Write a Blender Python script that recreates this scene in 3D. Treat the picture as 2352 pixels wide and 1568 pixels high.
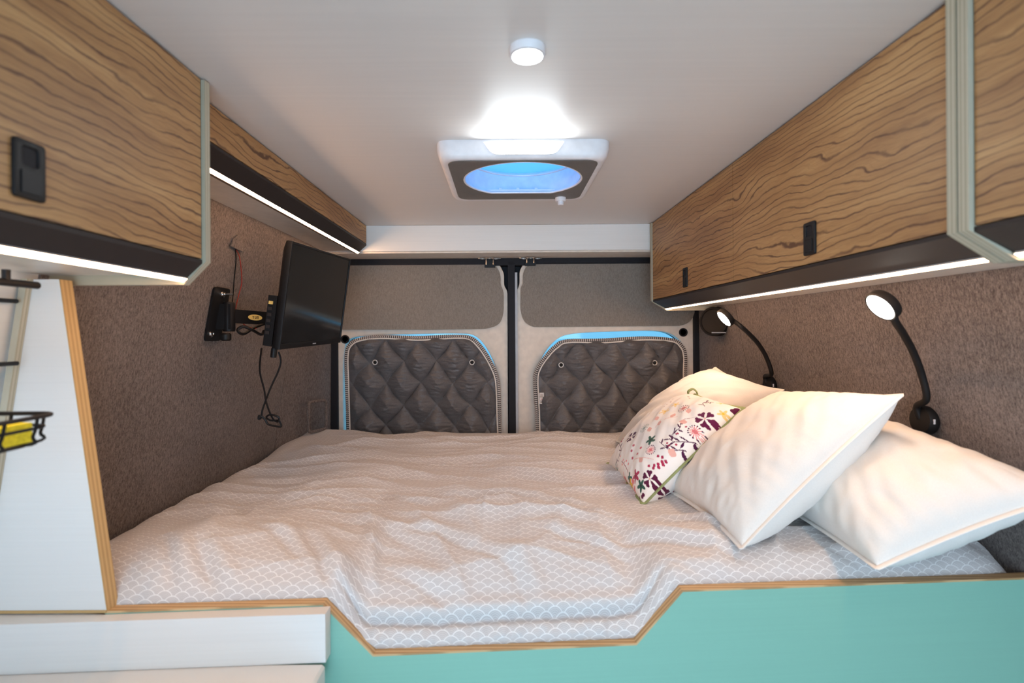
import bpy, bmesh, math, random
import numpy as np
from mathutils import Vector, Matrix, noise as mnoise

for o in list(bpy.data.objects):
    bpy.data.objects.remove(o)
scene = bpy.context.scene
COL = scene.collection
random.seed(4)

# ------------------------------------------------------------------ camera, sky, exposure
CZ = 1.40                      # eye height; all heights below are relative to the eye
FPX, PX, PY = 1200.0, 1158.0, 767.0
ROLL = 0.0065
cam_d = bpy.data.cameras.new('camera')
cam = bpy.data.objects.new('camera', cam_d)
COL.objects.link(cam)
cam.location = (0, 0, CZ)
cam.rotation_euler = (math.pi / 2, ROLL, 0)
cam_d.sensor_width = 36.0
cam_d.lens = FPX / 2352 * 36
cam_d.shift_x = (1176 - PX) / 2352
cam_d.shift_y = -(784 - PY) / 2352
cam_d.clip_start = 0.02
cam_d.dof.use_dof = True
cam_d.dof.focus_distance = 1.65
cam_d.dof.aperture_fstop = 3.2
scene.camera = cam

world = bpy.data.worlds.new('sky')
scene.world = world
world.use_nodes = True
bg = world.node_tree.nodes['Background']
bg.inputs[0].default_value = (0.57, 0.79, 1.0, 1)
bg.inputs[1].default_value = 3.7
scene.view_settings.view_transform = 'Standard'
scene.view_settings.look = 'None'
scene.view_settings.gamma = 1
scene.view_settings.use_curve_mapping = False
scene.view_settings.exposure = 0.50
scene.cycles.use_denoising = True
scene.cycles.max_bounces = 4
scene.cycles.diffuse_bounces = 3
scene.cycles.glossy_bounces = 2
scene.cycles.transparent_max_bounces = 4
scene.cycles.use_light_tree = False
scene.cycles.use_adaptive_sampling = True
scene.cycles.adaptive_threshold = 0.08
scene.cycles.sample_clamp_direct = 18.0
scene.cycles.sample_clamp_indirect = 6.0
scene.cycles.caustics_reflective = False
scene.cycles.caustics_refractive = False

LED_WARM = (1.0, 0.66, 0.42)
E_STRIP, E_PUCK, E_VENT, E_LAMP = 58.0, 30.0, 52.0, 28.0

# ------------------------------------------------------------------ helpers
def at(px, py, Y):
    dx, dy = px - PX, PY - py
    c, s = math.cos(ROLL), math.sin(ROLL)
    return ((dx * c + dy * s) * Y / FPX, Y, (-dx * s + dy * c) * Y / FPX)

ORG = {}

def tag(o, label=None, cat=None, group=None, kind=None):
    if label: o['label'] = label
    if cat: o['category'] = cat
    if group: o['group'] = group
    if kind: o['kind'] = kind
    return o

def thing(name, loc, label, cat, group=None):
    e = bpy.data.objects.new(name, None)
    e.empty_display_size = 0.05
    e.location = (loc[0], loc[1], loc[2] + CZ)
    COL.objects.link(e)
    ORG[e.name] = np.array(loc, float)
    return tag(e, label, cat, group)

def mk(name, VF, mat, parent=None, smooth=False, uv=None, col=None, angle=35, kind=None):
    V, F = VF
    V = np.asarray(V, float)
    if parent is None:
        org = np.array([V[:, 0].mean(), V[:, 1].mean(), V[:, 2].min()])
    else:
        org = ORG[parent.name]
    me = bpy.data.meshes.new(name)
    me.from_pydata((V - org).tolist(), [], [list(map(int, f)) for f in F])
    if uv is not None:
        lay = me.uv_layers.new(name='UVMap')
        li = np.zeros(len(me.loops), int)
        me.loops.foreach_get('vertex_index', li)
        lay.data.foreach_set('uv', np.asarray(uv, float)[li].ravel())
    if col is not None:
        ca = me.color_attributes.new('print', 'FLOAT_COLOR', 'POINT')
        ca.data.foreach_set('color', np.c_[col, np.ones(len(col))].ravel())
    me.validate()
    bm = bmesh.new(); bm.from_mesh(me)
    bmesh.ops.recalc_face_normals(bm, faces=bm.faces)
    bm.to_mesh(me); bm.free()
    if smooth:
        me.polygons.foreach_set('use_smooth', np.ones(len(me.polygons), bool))
        me.set_sharp_from_angle(angle=math.radians(angle))
    if mat is not None:
        me.materials.append(mat)
    o = bpy.data.objects.new(name, me)
    COL.objects.link(o)
    ORG[o.name] = org
    if parent is None:
        o.location = (org[0], org[1], org[2] + CZ)
    else:
        o.parent = parent
    if kind: o['kind'] = kind
    return o

def cat(*parts):
    V, F, n = [], [], 0
    for v, f in parts:
        v = np.asarray(v, float)
        V.append(v); F += [[i + n for i in ff] for ff in f]; n += len(v)
    return np.concatenate(V), F

def bm_out(bm):
    bm.verts.index_update()
    V = np.array([v.co[:] for v in bm.verts]); F = [[v.index for v in f.verts] for f in bm.faces]
    bm.free()
    return V, F

def bevel(VF, w, seg=2):
    if w <= 0: return VF
    bm = bmesh.new()
    vs = [bm.verts.new(v) for v in VF[0]]
    for f in VF[1]:
        bm.faces.new([vs[i] for i in f])
    bm.edges.ensure_lookup_table()
    ed = [e for e in bm.edges if len(e.link_faces) == 2 and e.calc_face_angle(0) > 0.3]
    bmesh.ops.bevel(bm, geom=ed, offset=w, segments=seg, affect='EDGES', profile=0.5, clamp_overlap=True)
    return bm_out(bm)

def box(x0, x1, y0, y1, z0, z1, b=0.0, seg=2):
    V = [(x, y, z) for x in (x0, x1) for y in (y0, y1) for z in (z0, z1)]
    F = [(0, 1, 3, 2), (4, 6, 7, 5), (0, 4, 5, 1), (2, 3, 7, 6), (0, 2, 6, 4), (1, 5, 7, 3)]
    bm = bmesh.new()
    vs = [bm.verts.new(v) for v in V]
    for f in F: bm.faces.new([vs[i] for i in f])
    bmesh.ops.recalc_face_normals(bm, faces=bm.faces)
    return bevel(bm_out(bm), b, seg)

def xform(VF, f):
    return np.array([f(v) for v in VF[0]], float), VF[1]

def prism(poly, axis, a0, a1, b=0.0, seg=2):
    """poly: 2D points; axis 'y' -> (x,z) profile swept along y; 'x' -> (y,z); 'z' -> (x,y)"""
    n = len(poly)
    def P(p, a):
        if axis == 'y': return (p[0], a, p[1])
        if axis == 'x': return (a, p[0], p[1])
        return (p[0], p[1], a)
    V = [P(p, a0) for p in poly] + [P(p, a1) for p in poly]
    F = [list(range(n)), list(range(2 * n - 1, n - 1, -1))]
    F += [[i, i + n, (i + 1) % n + n, (i + 1) % n] for i in range(n)]
    bm = bmesh.new()
    vs = [bm.verts.new(v) for v in V]
    for f in F: bm.faces.new([vs[i] for i in f])
    bmesh.ops.recalc_face_normals(bm, faces=bm.faces)
    return bevel(bm_out(bm), b, seg)

def holed(outer, holes, d0, d1, axis='y', bev=0.0):
    """flat plate with holes. outline in (x,z) for axis y, (x,y) for axis z"""
    cu = bpy.data.curves.new('tmp', 'CURVE')
    cu.dimensions = '2D'; cu.fill_mode = 'BOTH'
    cu.extrude = (d1 - d0) / 2 - bev
    cu.bevel_depth = bev; cu.bevel_resolution = 1
    cu.offset = -bev
    for loop in [outer] + holes:
        sp = cu.splines.new('POLY'); sp.points.add(len(loop) - 1)
        for i, p in enumerate(loop): sp.points[i].co = (p[0], p[1], 0, 1)
        sp.use_cyclic_u = True
    ob = bpy.data.objects.new('tmp', cu); COL.objects.link(ob)
    dg = bpy.context.evaluated_depsgraph_get()
    me = bpy.data.meshes.new_from_object(ob.evaluated_get(dg))
    V = np.array([v.co[:] for v in me.vertices]); F = [list(p.vertices) for p in me.polygons]
    bpy.data.objects.remove(ob); bpy.data.curves.remove(cu); bpy.data.meshes.remove(me)
    m = (d0 + d1) / 2
    if axis == 'y': V = np.c_[V[:, 0], m + V[:, 2], V[:, 1]]
    else: V = np.c_[V[:, 0], V[:, 1], m + V[:, 2]]
    bm = bmesh.new()
    vs = [bm.verts.new(v) for v in V]
    for f in F:
        try: bm.faces.new([vs[i] for i in f])
        except ValueError: pass
    bmesh.ops.remove_doubles(bm, verts=bm.verts, dist=1e-5)
    return bm_out(bm)

def roundpoly(pts, r, seg=6):
    """round the corners of a polygon; r scalar or list"""
    out, n = [], len(pts)
    for i in range(n):
        p0, p, p1 = np.array(pts[i - 1]), np.array(pts[i]), np.array(pts[(i + 1) % n])
        ri = r[i] if isinstance(r, (list, tuple)) else r
        a, b = p0 - p, p1 - p
        la, lb = np.linalg.norm(a), np.linalg.norm(b)
        if ri <= 0: out.append(tuple(p)); continue
        t = min(ri, la * .49, lb * .49)
        A, B = p + a / la * t, p + b / lb * t
        for k in range(seg + 1):
            s = k / seg
            out.append(tuple((1 - s) ** 2 * A + 2 * s * (1 - s) * p + s * s * B))
    return out

def smoothline(pts, n=8, closed=False):
    """Catmull-Rom"""
    P = [np.array(p, float) for p in pts]
    out, m = [], len(P)
    for i in range(m if closed else m - 1):
        if closed: p0, p1, p2, p3 = P[i - 1], P[i], P[(i + 1) % m], P[(i + 2) % m]
        else: p0, p1, p2, p3 = P[max(i - 1, 0)], P[i], P[i + 1], P[min(i + 2, m - 1)]
        for k in range(n):
            t = k / n
            out.append(0.5 * (2 * p1 + (p2 - p0) * t + (2 * p0 - 5 * p1 + 4 * p2 - p3) * t * t + (3 * p1 - p0 - 3 * p2 + p3) * t ** 3))
    if not closed: out.append(P[-1])
    return out

def tube(pts, r, seg=8, closed=False, flat=None):
    """swept tube. flat=(ra, rb) for an elliptical section"""
    P = [Vector(p) for p in pts]
    m = len(P)
    T = []
    for i in range(m):
        a = P[i - 1] if (closed or i > 0) else P[i]
        b = P[(i + 1) % m] if (closed or i < m - 1) else P[i]
        T.append((b - a).normalized())
    up = Vector((0, 0, 1)) if abs(T[0].z) < 0.9 else Vector((1, 0, 0))
    nrm = (up - T[0] * up.dot(T[0])).normalized()
    V, F = [], []
    for i in range(m):
        nrm = (nrm - T[i] * nrm.dot(T[i])).normalized()
        bn = T[i].cross(nrm)
        ri = r[i] if hasattr(r, '__len__') else r
        for k in range(seg):
            a = 2 * math.pi * k / seg
            ra, rb = flat if flat else (ri, ri)
            V.append((P[i] + nrm * ra * math.cos(a) + bn * rb * math.sin(a))[:])
    for i in range(m if closed else m - 1):
        j = (i + 1) % m
        for k in range(seg):
            F.append([i * seg + k, i * seg + (k + 1) % seg, j * seg + (k + 1) % seg, j * seg + k])
    if not closed:
        F.append(list(range(seg))[::-1]); F.append([(m - 1) * seg + k for k in range(seg)])
    return np.array(V), F

def lathe(center, axis, prof, seg=32, cap0=True, cap1=True):
    """prof: list of (radius, height along axis)"""
    ax = Vector(axis).normalized()
    u = ax.orthogonal().normalized(); w = ax.cross(u)
    c = Vector(center)
    V, F = [], []
    for r, h in prof:
        for k in range(seg):
            a = 2 * math.pi * k / seg
            V.append((c + ax * h + u * r * math.cos(a) + w * r * math.sin(a))[:])
    for i in range(len(prof) - 1):
        for k in range(seg):
            F.append([i * seg + k, i * seg + (k + 1) % seg, (i + 1) * seg + (k + 1) % seg, (i + 1) * seg + k])
    if cap0: F.append(list(range(seg))[::-1])
    if cap1: F.append([(len(prof) - 1) * seg + k for k in range(seg)])
    return np.array(V), F

def gridF(n, m, off=0):
    """faces of an n x m vertex grid, index i*m+j"""
    i, j = np.meshgrid(np.arange(n - 1), np.arange(m - 1), indexing='ij')
    a = (i * m + j).ravel() + off
    return np.c_[a, a + m, a + m + 1, a + 1].tolist()

_rng = np.random.RandomState(7)
_perm = _rng.permutation(512)
def pn(x, y, seed=0):
    """vectorised 2D gradient noise, about -1..1"""
    x = np.asarray(x, float) + seed * 17.37; y = np.asarray(y, float) + seed * 5.91
    xi, yi = np.floor(x).astype(int), np.floor(y).astype(int)
    xf, yf = x - xi, y - yi
    u, v = xf ** 3 * (xf * (xf * 6 - 15) + 10), yf ** 3 * (yf * (yf * 6 - 15) + 10)
    def g(ix, iy, dx, dy):
        h = _perm[(_perm[ix % 512] + iy) % 512] * (2 * math.pi / 512)
        return np.cos(h) * dx + np.sin(h) * dy
    a = g(xi, yi, xf, yf); b = g(xi + 1, yi, xf - 1, yf)
    c = g(xi, yi + 1, xf, yf - 1); d = g(xi + 1, yi + 1, xf - 1, yf - 1)
    return 1.5 * ((a * (1 - u) + b * u) * (1 - v) + (c * (1 - u) + d * u) * v)

def sst(a, b, x):
    t = np.clip((np.asarray(x, float) - a) / (b - a), 0, 1)
    return t * t * (3 - 2 * t)

def copy_tree(o, delta, parent=None):
    c = o.copy(); COL.objects.link(c)
    if parent is None: c.location = Vector(o.location) + Vector(delta)
    else: c.parent = parent
    for ch in list(o.children): copy_tree(ch, delta, c)
    return c

def glow(o, mat, nrm, lim=.9):
    """only the faces that look along nrm give off light"""
    if len(o.data.materials) < 2: o.data.materials.append(mat)
    nv = Vector(nrm).normalized()
    for p_ in o.data.polygons:
        if p_.normal.dot(nv) > lim: p_.material_index = 1

# ------------------------------------------------------------------ materials
class NT:
    def __init__(s, name):
        s.m = bpy.data.materials.new(name); s.m.use_nodes = True
        s.t = s.m.node_tree; s.n = s.t.nodes; s.b = s.n['Principled BSDF']
    def link(s, a, b): s.t.links.new(a, b)
    def set(s, inp, v):
        if hasattr(v, 'is_output') or isinstance(v, bpy.types.NodeSocket): s.link(v, inp)
        else: inp.default_value = v
    def math(s, op, a, b=0.0, c=0.0):
        n = s.n.new('ShaderNodeMath'); n.operation = op
        for i, v in enumerate((a, b, c)): s.set(n.inputs[i], v)
        return n.outputs[0]
    def coord(s, which='Object'):
        return s.n.new('ShaderNodeTexCoord').outputs[which]
    def mapping(s, v, scale=(1, 1, 1), loc=(0, 0, 0), rot=(0, 0, 0)):
        n = s.n.new('ShaderNodeMapping'); s.link(v, n.inputs[0])
        n.inputs['Scale'].default_value = scale; n.inputs['Location'].default_value = loc; n.inputs['Rotation'].default_value = rot
        return n.outputs[0]
    def noise(s, v, scale=5, detail=2, rough=.5):
        n = s.n.new('ShaderNodeTexNoise'); s.link(v, n.inputs['Vector'])
        n.inputs['Scale'].default_value = scale; n.inputs['Detail'].default_value = detail; n.inputs['Roughness'].default_value = rough
        return n.outputs[0]
    def sep(s, v):
        n = s.n.new('ShaderNodeSeparateXYZ'); s.link(v, n.inputs[0]); return n.outputs
    def comb(s, x, y, z):
        n = s.n.new('ShaderNodeCombineXYZ')
        for i, v in enumerate((x, y, z)): s.set(n.inputs[i], v)
        return n.outputs[0]
    def ramp(s, f, stops):
        n = s.n.new('ShaderNodeValToRGB'); s.link(f, n.inputs[0])
        el = n.color_ramp.elements
        while len(el) < len(stops): el.new(0.5)
        for e, (p, c) in zip(el, stops):
            e.position = p; e.color = (*c, 1) if len(c) == 3 else c
        return n.outputs[0]
    def mix(s, f, a, b):
        n = s.n.new('ShaderNodeMix'); n.data_type = 'RGBA'
        s.set(n.inputs[0], f)
        s.set(n.inputs[6], a if not isinstance(a, tuple) else (*a, 1)); s.set(n.inputs[7], b if not isinstance(b, tuple) else (*b, 1))
        return n.outputs[2]
    def maprange(s, v, a, b, c=0.0, d=1.0, smooth=True):
        n = s.n.new('ShaderNodeMapRange')
        if smooth: n.interpolation_type = 'SMOOTHSTEP'
        s.set(n.inputs[0], v)
        for i, x in enumerate((a, b, c, d)): n.inputs[i + 1].default_value = x
        return n.outputs[0]
    def bump(s, h, strength=.3, dist=.001):
        n = s.n.new('ShaderNodeBump'); s.link(h, n.inputs['Height'])
        n.inputs['Strength'].default_value = strength; n.inputs['Distance'].default_value = dist
        s.link(n.outputs[0], s.b.inputs['Normal'])
    def base(s, c, rough=.5, spec=.5, metal=0.0):
        s.set(s.b.inputs['Base Color'], (*c, 1) if isinstance(c, tuple) else c)
        s.set(s.b.inputs['Roughness'], rough)
        s.b.inputs['Specular IOR Level'].default_value = spec
        s.b.inputs['Metallic'].default_value = metal
        return s.m

def plain(name, c, rough=.5, spec=.5, metal=0.0, var=.06, scale=40):
    t = NT(name)
    nz = t.noise(t.coord(), scale, 3)
    c2 = tuple(x * (1 - var) for x in c); c3 = tuple(min(1, x * (1 + var)) for x in c)
    return t.base(t.ramp(nz, [(.3, c2), (.7, c3)]), rough, spec, metal)

def emis(name, c, e):
    t = NT(name)
    t.base((.9, .9, .9), .4)
    t.b.inputs['Emission Color'].default_value = (*c, 1)
    t.b.inputs['Emission Strength'].default_value = e
    return t.m

def felt(name, ca, cb):
    t = NT(name); c = t.coord()
    n1 = t.noise(t.mapping(c, (700, 700, 260)), 1, 2, .6)
    n2 = t.noise(t.mapping(c, (240, 240, 80)), 1, 2, .6)
    n3 = t.noise(c, 5, 2)
    s = t.math('ADD', t.math('MULTIPLY', n1, .55), t.math('MULTIPLY', n2, .45))
    s = t.math('ADD', s, t.math('MULTIPLY', t.math('SUBTRACT', n3, .5), .12))
    t.base(t.ramp(s, [(.36, ca), (.64, cb)]), .95, .12)
    t.b.inputs['Sheen Weight'].default_value = .15
    t.bump(s, .28, .002)
    return t.m

def wood(name):
    t = NT(name); c = t.coord()
    x, y, z = t.sep(c)
    p = t.comb(0.0, y, z)
    big = t.noise(t.mapping(p, (1, 1.6, 5)), 1, 2)
    mid = t.noise(t.mapping(p, (1, 7, 22)), 1, 2)
    sml = t.noise(t.mapping(p, (1, 38, 60)), 1, 2)
    ph = t.math('MULTIPLY', z, 150.0)
    ph = t.math('ADD', ph, t.math('MULTIPLY', big, 22.0))
    ph = t.math('ADD', ph, t.math('MULTIPLY', mid, 3.2))
    ph = t.math('ADD', ph, t.math('MULTIPLY', sml, .75))
    fr = t.math('PINGPONG', ph, 1.0)
    line = t.maprange(fr, .70, .97)
    dens = t.maprange(t.noise(t.mapping(p, (1, 5, 45), (0, 3, 1)), 1, 2), .30, .62, .45, .95)
    line = t.math('MULTIPLY', line, dens)
    ph2 = t.math('PINGPONG', t.math('MULTIPLY', ph, 2.7), 1.0)
    line2 = t.math('MULTIPLY', t.maprange(ph2, .72, 1.0), .22)
    tone = t.noise(t.mapping(p, (1, 2.2, 22), (0, 7, 2)), 1, 3, .6)
    fine = t.noise(t.mapping(p, (1, 30, 500)), 1, 2, .6)
    tt = t.math('ADD', t.math('MULTIPLY', tone, .75), t.math('MULTIPLY', fine, .25))
    col = t.ramp(tt, [(.30, (.29, .145, .060)), (.5, (.44, .245, .102)), (.72, (.60, .37, .165))])
    col = t.mix(line2, col, (.20, .10, .045))
    col = t.mix(line, col, (.125, .058, .030))
    t.base(col, .48, .35)
    t.bump(fine, .15, .0006)
    return t.m

def plyedge(name, axis, light, dark, pitch=.0032):
    t = NT(name); c = t.coord()
    v = t.sep(c)[axis]
    s = t.math('PINGPONG', t.math('MULTIPLY', v, 1 / pitch), 1.0)
    nz = t.noise(t.mapping(c, (60, 60, 60)), 1, 3)
    f = t.math('ADD', t.math('MULTIPLY', t.maprange(s, .35, .65), .7), t.math('MULTIPLY', nz, .3))
    t.base(t.ramp(f, [(.15, light), (.9, dark)]), .6, .3)
    return t.m

def laminate(name, c, rough=.4, spec=.5, lines='y', var=.03):
    t = NT(name); co = t.coord()
    sc = {'y': (2.5, 90, 90), 'z': (2.5, 2.5, 220)}[lines]
    g = t.noise(t.mapping(co, sc), 1, 3, .55)
    a = tuple(x * (1 - var) for x in c); b = tuple(min(1, x * (1 + var)) for x in c)
    t.base(t.ramp(g, [(.35, a), (.65, b)]), t.maprange(g, .3, .7, rough - .05, rough + .06), spec)
    t.bump(g, .05, .0006)
    return t.m

def duvet_mat():
    t = NT('duvet_scallop_cotton')
    uv = t.coord('UV')
    wob = t.noise(t.mapping(uv, (14, 14, 14)), 1, 1)
    r = .0152
    u, v, _ = t.sep(uv)
    X = t.math('ADD', t.math('MULTIPLY', u, 1 / r), t.math('MULTIPLY', wob, .5))
    Y = t.math('ADD', t.math('MULTIPLY', v, 1 / r), t.math('MULTIPLY', wob, .4))
    h = .5
    j1 = t.math('CEIL', t.math('DIVIDE', t.math('SUBTRACT', Y, 1.0), h))
    ds, ins = [], []
    for k in range(3):
        j = t.math('ADD', j1, float(k))
        dy = t.math('SUBTRACT', Y, t.math('MULTIPLY', j, h))
        off = t.math('FLOORED_MODULO', j, 2.0)
        dx = t.math('WRAP', t.math('SUBTRACT', X, off), 1.0, -1.0)
        d = t.math('SQRT', t.math('ADD', t.math('MULTIPLY', dx, dx), t.math('MULTIPLY', dy, dy)))
        ds.append(d); ins.append(t.math('LESS_THAN', d, 1.0))
    def sel(f, a, b):
        n = t.n.new('ShaderNodeMix'); n.data_type = 'FLOAT'
        t.set(n.inputs[0], f); t.set(n.inputs[2], b); t.set(n.inputs[3], a)
        return n.outputs[0]
    d = sel(ins[0], ds[0], sel(ins[1], ds[1], ds[2]))
    rim = t.maprange(d, .84, .95)
    ring = t.maprange(t.math('PINGPONG', t.math('MULTIPLY', d, 6.0), .5), .12, .42)
    ring = t.math('MULTIPLY', ring, .45)
    f = t.math('MAXIMUM', rim, ring)
    weave = t.noise(t.mapping(uv, (900, 900, 1)), 1, 2)
    col = t.mix(f, (.54, .505, .495), (.84, .82, .805))
    col = t.mix(t.math('MULTIPLY', weave, .12), col, (.3, .28, .28))
    t.base(col, .9, .15)
    t.b.inputs['Sheen Weight'].default_value = .2
    fz = t.noise(t.mapping(uv, (60, 60, 1)), 1, 3)
    t.bump(fz, .35, .004)
    return t.m

def cotton(name, c, scale=1.0):
    t = NT(name); co = t.coord()
    w = t.noise(t.mapping(co, (700, 700, 700)), 1, 2)
    f = t.noise(t.mapping(co, (26, 26, 26)), 1, 3, .6)
    t.base(t.ramp(w, [(.3, tuple(x * .93 for x in c)), (.7, c)]), .9, .15)
    t.b.inputs['Sheen Weight'].default_value = .25
    t.bump(t.math('ADD', f, t.math('MULTIPLY', w, .15)), .3, .004 * scale)
    return t.m

M = {}
M['felt_l'] = felt('felt_grey_brown', (.070, .058, .053), (.258, .217, .199))
M['felt_r'] = M['felt_l']
M['ceil'] = laminate('ceiling_laminate', (.74, .70, .665), .47, .7, 'y', .02)
M['white'] = laminate('white_laminate', (.72, .72, .70), .5, .4, 'z', .015)
M['under'] = plain('cabinet_underside_cream', (.70, .65, .58), .32)
M['wood'] = wood('olive_veneer')
M['ply_y'] = plyedge('plywood_edge_cabinet', 1, (.52, .49, .385), (.40, .37, .275))
M['ply_gold_y'] = plyedge('plywood_edge_golden', 1, (.64, .43, .20), (.50, .32, .135), .0042)
M['ply_rail'] = plyedge('plywood_edge_rail', 1, (.62, .42, .22), (.42, .26, .12), .0045)
M['black'] = plain('black_profile', (.024, .018, .017), .55, .35)
M['lampblack'] = plain('lamp_matte_black', (.010, .009, .009), .6, .25)
M['snapring'] = plain('bright_snap_ring', (.82, .80, .78), .3, .6)
M['blackp'] = plain('black_plastic', (.008, .008, .009), .48, .3)
M['rubber'] = plain('black_rubber', (.012, .012, .016), .65, .3)
M['strip'] = emis('led_strip_warm', (1.0, .58, .32), E_STRIP)
M['puck'] = emis('led_cold', (.86, 1.0, .98), E_PUCK)
M['ventled'] = emis('led_vent_cold', (.86, .95, 1.0), E_VENT)
M['lampled'] = emis('led_lamp', (1.0, .93, .84), E_LAMP)
M['plastic_w'] = plain('white_plastic', (.80, .78, .80), .35)
M['grey_plate'] = plain('grey_plastic', (.15, .135, .125), .45)
M['beige'] = plain('door_beige_paint', (.80, .71, .61), .5, .4)
M['fabric_grey'] = felt('door_panel_fabric', (.215, .190, .165), (.315, .280, .245))
M['steel'] = plain('chrome', (.75, .75, .75), .22, .5, 1.0)
M['greystrip'] = plain('grey_strip', (.45, .47, .50), .4)
M['teal'] = laminate('teal_laminate', (.240, .495, .395), .5, .4, 'z', .015)
M['duvet'] = duvet_mat()
M['pillow'] = cotton('white_cotton', (.82, .78, .73))
M['piping'] = cotton('piping_cotton', (.88, .83, .77))
M['mattress'] = plain('mattress_ticking', (.6, .58, .55), .9, .1)
M['quilt'] = None
M['green'] = plain('green_ribbon', (.30, .36, .17), .8, .2, var=.12, scale=90)
M['sponge'] = plain('yellow_sponge', (.70, .66, .05), .95, .1, var=.15, scale=200)
M['screen'] = plain('tv_screen_glass', (.008, .009, .009), .12, .5, var=.0)
M['red'] = plain('red_wire', (.45, .03, .02), .5)
M['sticker'] = plain('yellow_sticker', (.75, .52, .16), .4)
M['ink'] = plain('ink', (.12, .07, .02), .6)
M['labelwhite'] = plain('white_label', (.75, .72, .70), .7)
M['sun_floor'] = plain('floor_vinyl', (.22, .20, .18), .6)

t = NT('grey_quilted_nylon'); co = t.coord()
q = t.noise(t.mapping(co, (26, 26, 85)), 1, 3, .6)
t.base(t.ramp(t.noise(t.mapping(co, (300, 300, 300)), 1, 2), [(.3, (.105, .102, .106)), (.7, (.145, .142, .148))]), .45, .5)
t.bump(q, .55, .006); M['quilt'] = t.m

t = NT('binding_zigzag')
uu, vv, _ = t.sep(t.coord('UV'))
zz = t.math('ADD', t.math('MULTIPLY', uu, 1.0), t.math('MULTIPLY', t.math('PINGPONG', vv, .25), 1.2))
st = t.maprange(t.math('PINGPONG', zz, .5), .18, .30)
t.base(t.mix(st, (.045, .04, .04), (.62, .56, .52)), .8, .2); M['binding'] = t.m

t = NT('floral_print_cotton')
ca = t.n.new('ShaderNodeVertexColor'); ca.layer_name = 'print'
w = t.noise(t.mapping(t.coord(), (700, 700, 700)), 1, 2)
t.base(ca.outputs[0], .9, .15); t.b.inputs['Sheen Weight'].default_value = .2
t.bump(t.noise(t.mapping(t.coord(), (26, 26, 26)), 1, 3), .25, .004); M['floral'] = t.m

def glassy(name, tint, alpha):
    t = NT(name)
    n = t.n; tr = n.new('ShaderNodeBsdfTransparent'); tr.inputs[0].default_value = (*tint, 1)
    gl = n.new('ShaderNodeBsdfGlossy'); gl.inputs['Roughness'].default_value = .05
    mx = n.new('ShaderNodeMixShader'); mx.inputs[0].default_value = alpha
    t.link(tr.outputs[0], mx.inputs[1]); t.link(gl.outputs[0], mx.inputs[2])
    t.link(mx.outputs[0], n['Material Output'].inputs[0])
    return t.m
M['glass'] = glassy('window_glass', (.26, .40, .45), .06)

t = NT('acrylic_dome')
tr = t.n.new('ShaderNodeBsdfTranslucent'); tr.inputs[0].default_value = (.06, .19, .40, 1)
df = t.n.new('ShaderNodeBsdfDiffuse'); df.inputs[0].default_value = (.10, .25, .45, 1)
tp = t.n.new('ShaderNodeBsdfTransparent'); tp.inputs[0].default_value = (.05, .17, .36, 1)
m1 = t.n.new('ShaderNodeMixShader'); m1.inputs[0].default_value = .15
m2 = t.n.new('ShaderNodeMixShader'); m2.inputs[0].default_value = .35
t.link(tr.outputs[0], m1.inputs[1]); t.link(df.outputs[0], m1.inputs[2])
t.link(m1.outputs[0], m2.inputs[1]); t.link(tp.outputs[0], m2.inputs[2])
t.link(m2.outputs[0], t.n['Material Output'].inputs[0]); M['dome'] = t.m

# ------------------------------------------------------------------ the van: floor, walls, ceiling, rear
CX = .045                      # van centre line
CEIL = .445
BACK = 2.31                    # inner face of the rear doors
def struct(o): o['kind'] = 'structure'; return o

struct(mk('floor', box(-1.0, 1.1, -1.3, 2.5, -1.44, -1.40), M['sun_floor']))

_pz = [-1.40, -.60, -.45, -.30, 0.0, .10, .20, .33, .45]
_pl = [-.89, -.885, -.875, -.855, -.805, -.785, -.763, -.732, -.70]
def wall_x(z): return float(np.interp(z, _pz, _pl))
def wall_xr(z): return 2 * CX + .005 - wall_x(z) * 1.0 if False else float(np.interp(z, _pz, [.985, .980, .972, .930, .875, .857, .838, .81, .78]))

def wall_sheet(fx, y0, y1, sgn, mat, name, th=.05):
    zs = np.r_[np.linspace(-1.40, -.6, 4), np.linspace(-.55, .45, 24)]
    prof = [(fx(z), z) for z in zs] + [(fx(z) + sgn * (th + .06), z) for z in zs[::-1]]
    return mk(name, prism(prof, 'y', y0, y1), mat, smooth=True)

SEAM_L, SEAM_R = 1.975, 1.935
wl = struct(wall_sheet(wall_x, .885, SEAM_L, -1, M['felt_l'], 'wall_left'))
wr = struct(wall_sheet(wall_xr, -1.3, SEAM_R, 1, M['felt_r'], 'wall_right'))
struct(wall_sheet(lambda z: wall_x(z) - .004, -1.3, .885, -1, M['white'], 'wall_front_left'))

# pillar trims beside the doors: felt panels that turn in towards the door frame
def pillar(fx, y0, xin, sgn, name):
    zs = np.r_[np.linspace(-1.40, -.6, 4), np.linspace(-.55, .45, 24)]
    rows = []
    for z in zs:
        a = fx(z)
        e = xin
        rows.append([(a, y0 + .003, z), (a * .72 + e * .28, y0 + .10, z), (a * .35 + e * .65, y0 + .22, z), (e, BACK + .02, z),
                     (e + sgn * .2, BACK + .02, z), (a + sgn * .11, y0 + .003, z)])
    V = np.array([p for r in rows for p in r]); n, m = len(rows), 6
    F = []
    for i in range(n - 1):
        for j in range(m):
            F.append([i * m + j, i * m + (j + 1) % m, (i + 1) * m + (j + 1) % m, (i + 1) * m + j])
    F += [list(range(m))[::-1], [(n - 1) * m + j for j in range(m)]]
    return struct(mk(name, (V, F), M['felt_l'], smooth=True))
XL_IN, XR_IN = -.757, .856
trl = pillar(wall_x, SEAM_L, XL_IN, -1, 'trim_1')
trr = pillar(wall_xr, SEAM_R, XR_IN, 1, 'trim_2')
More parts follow.
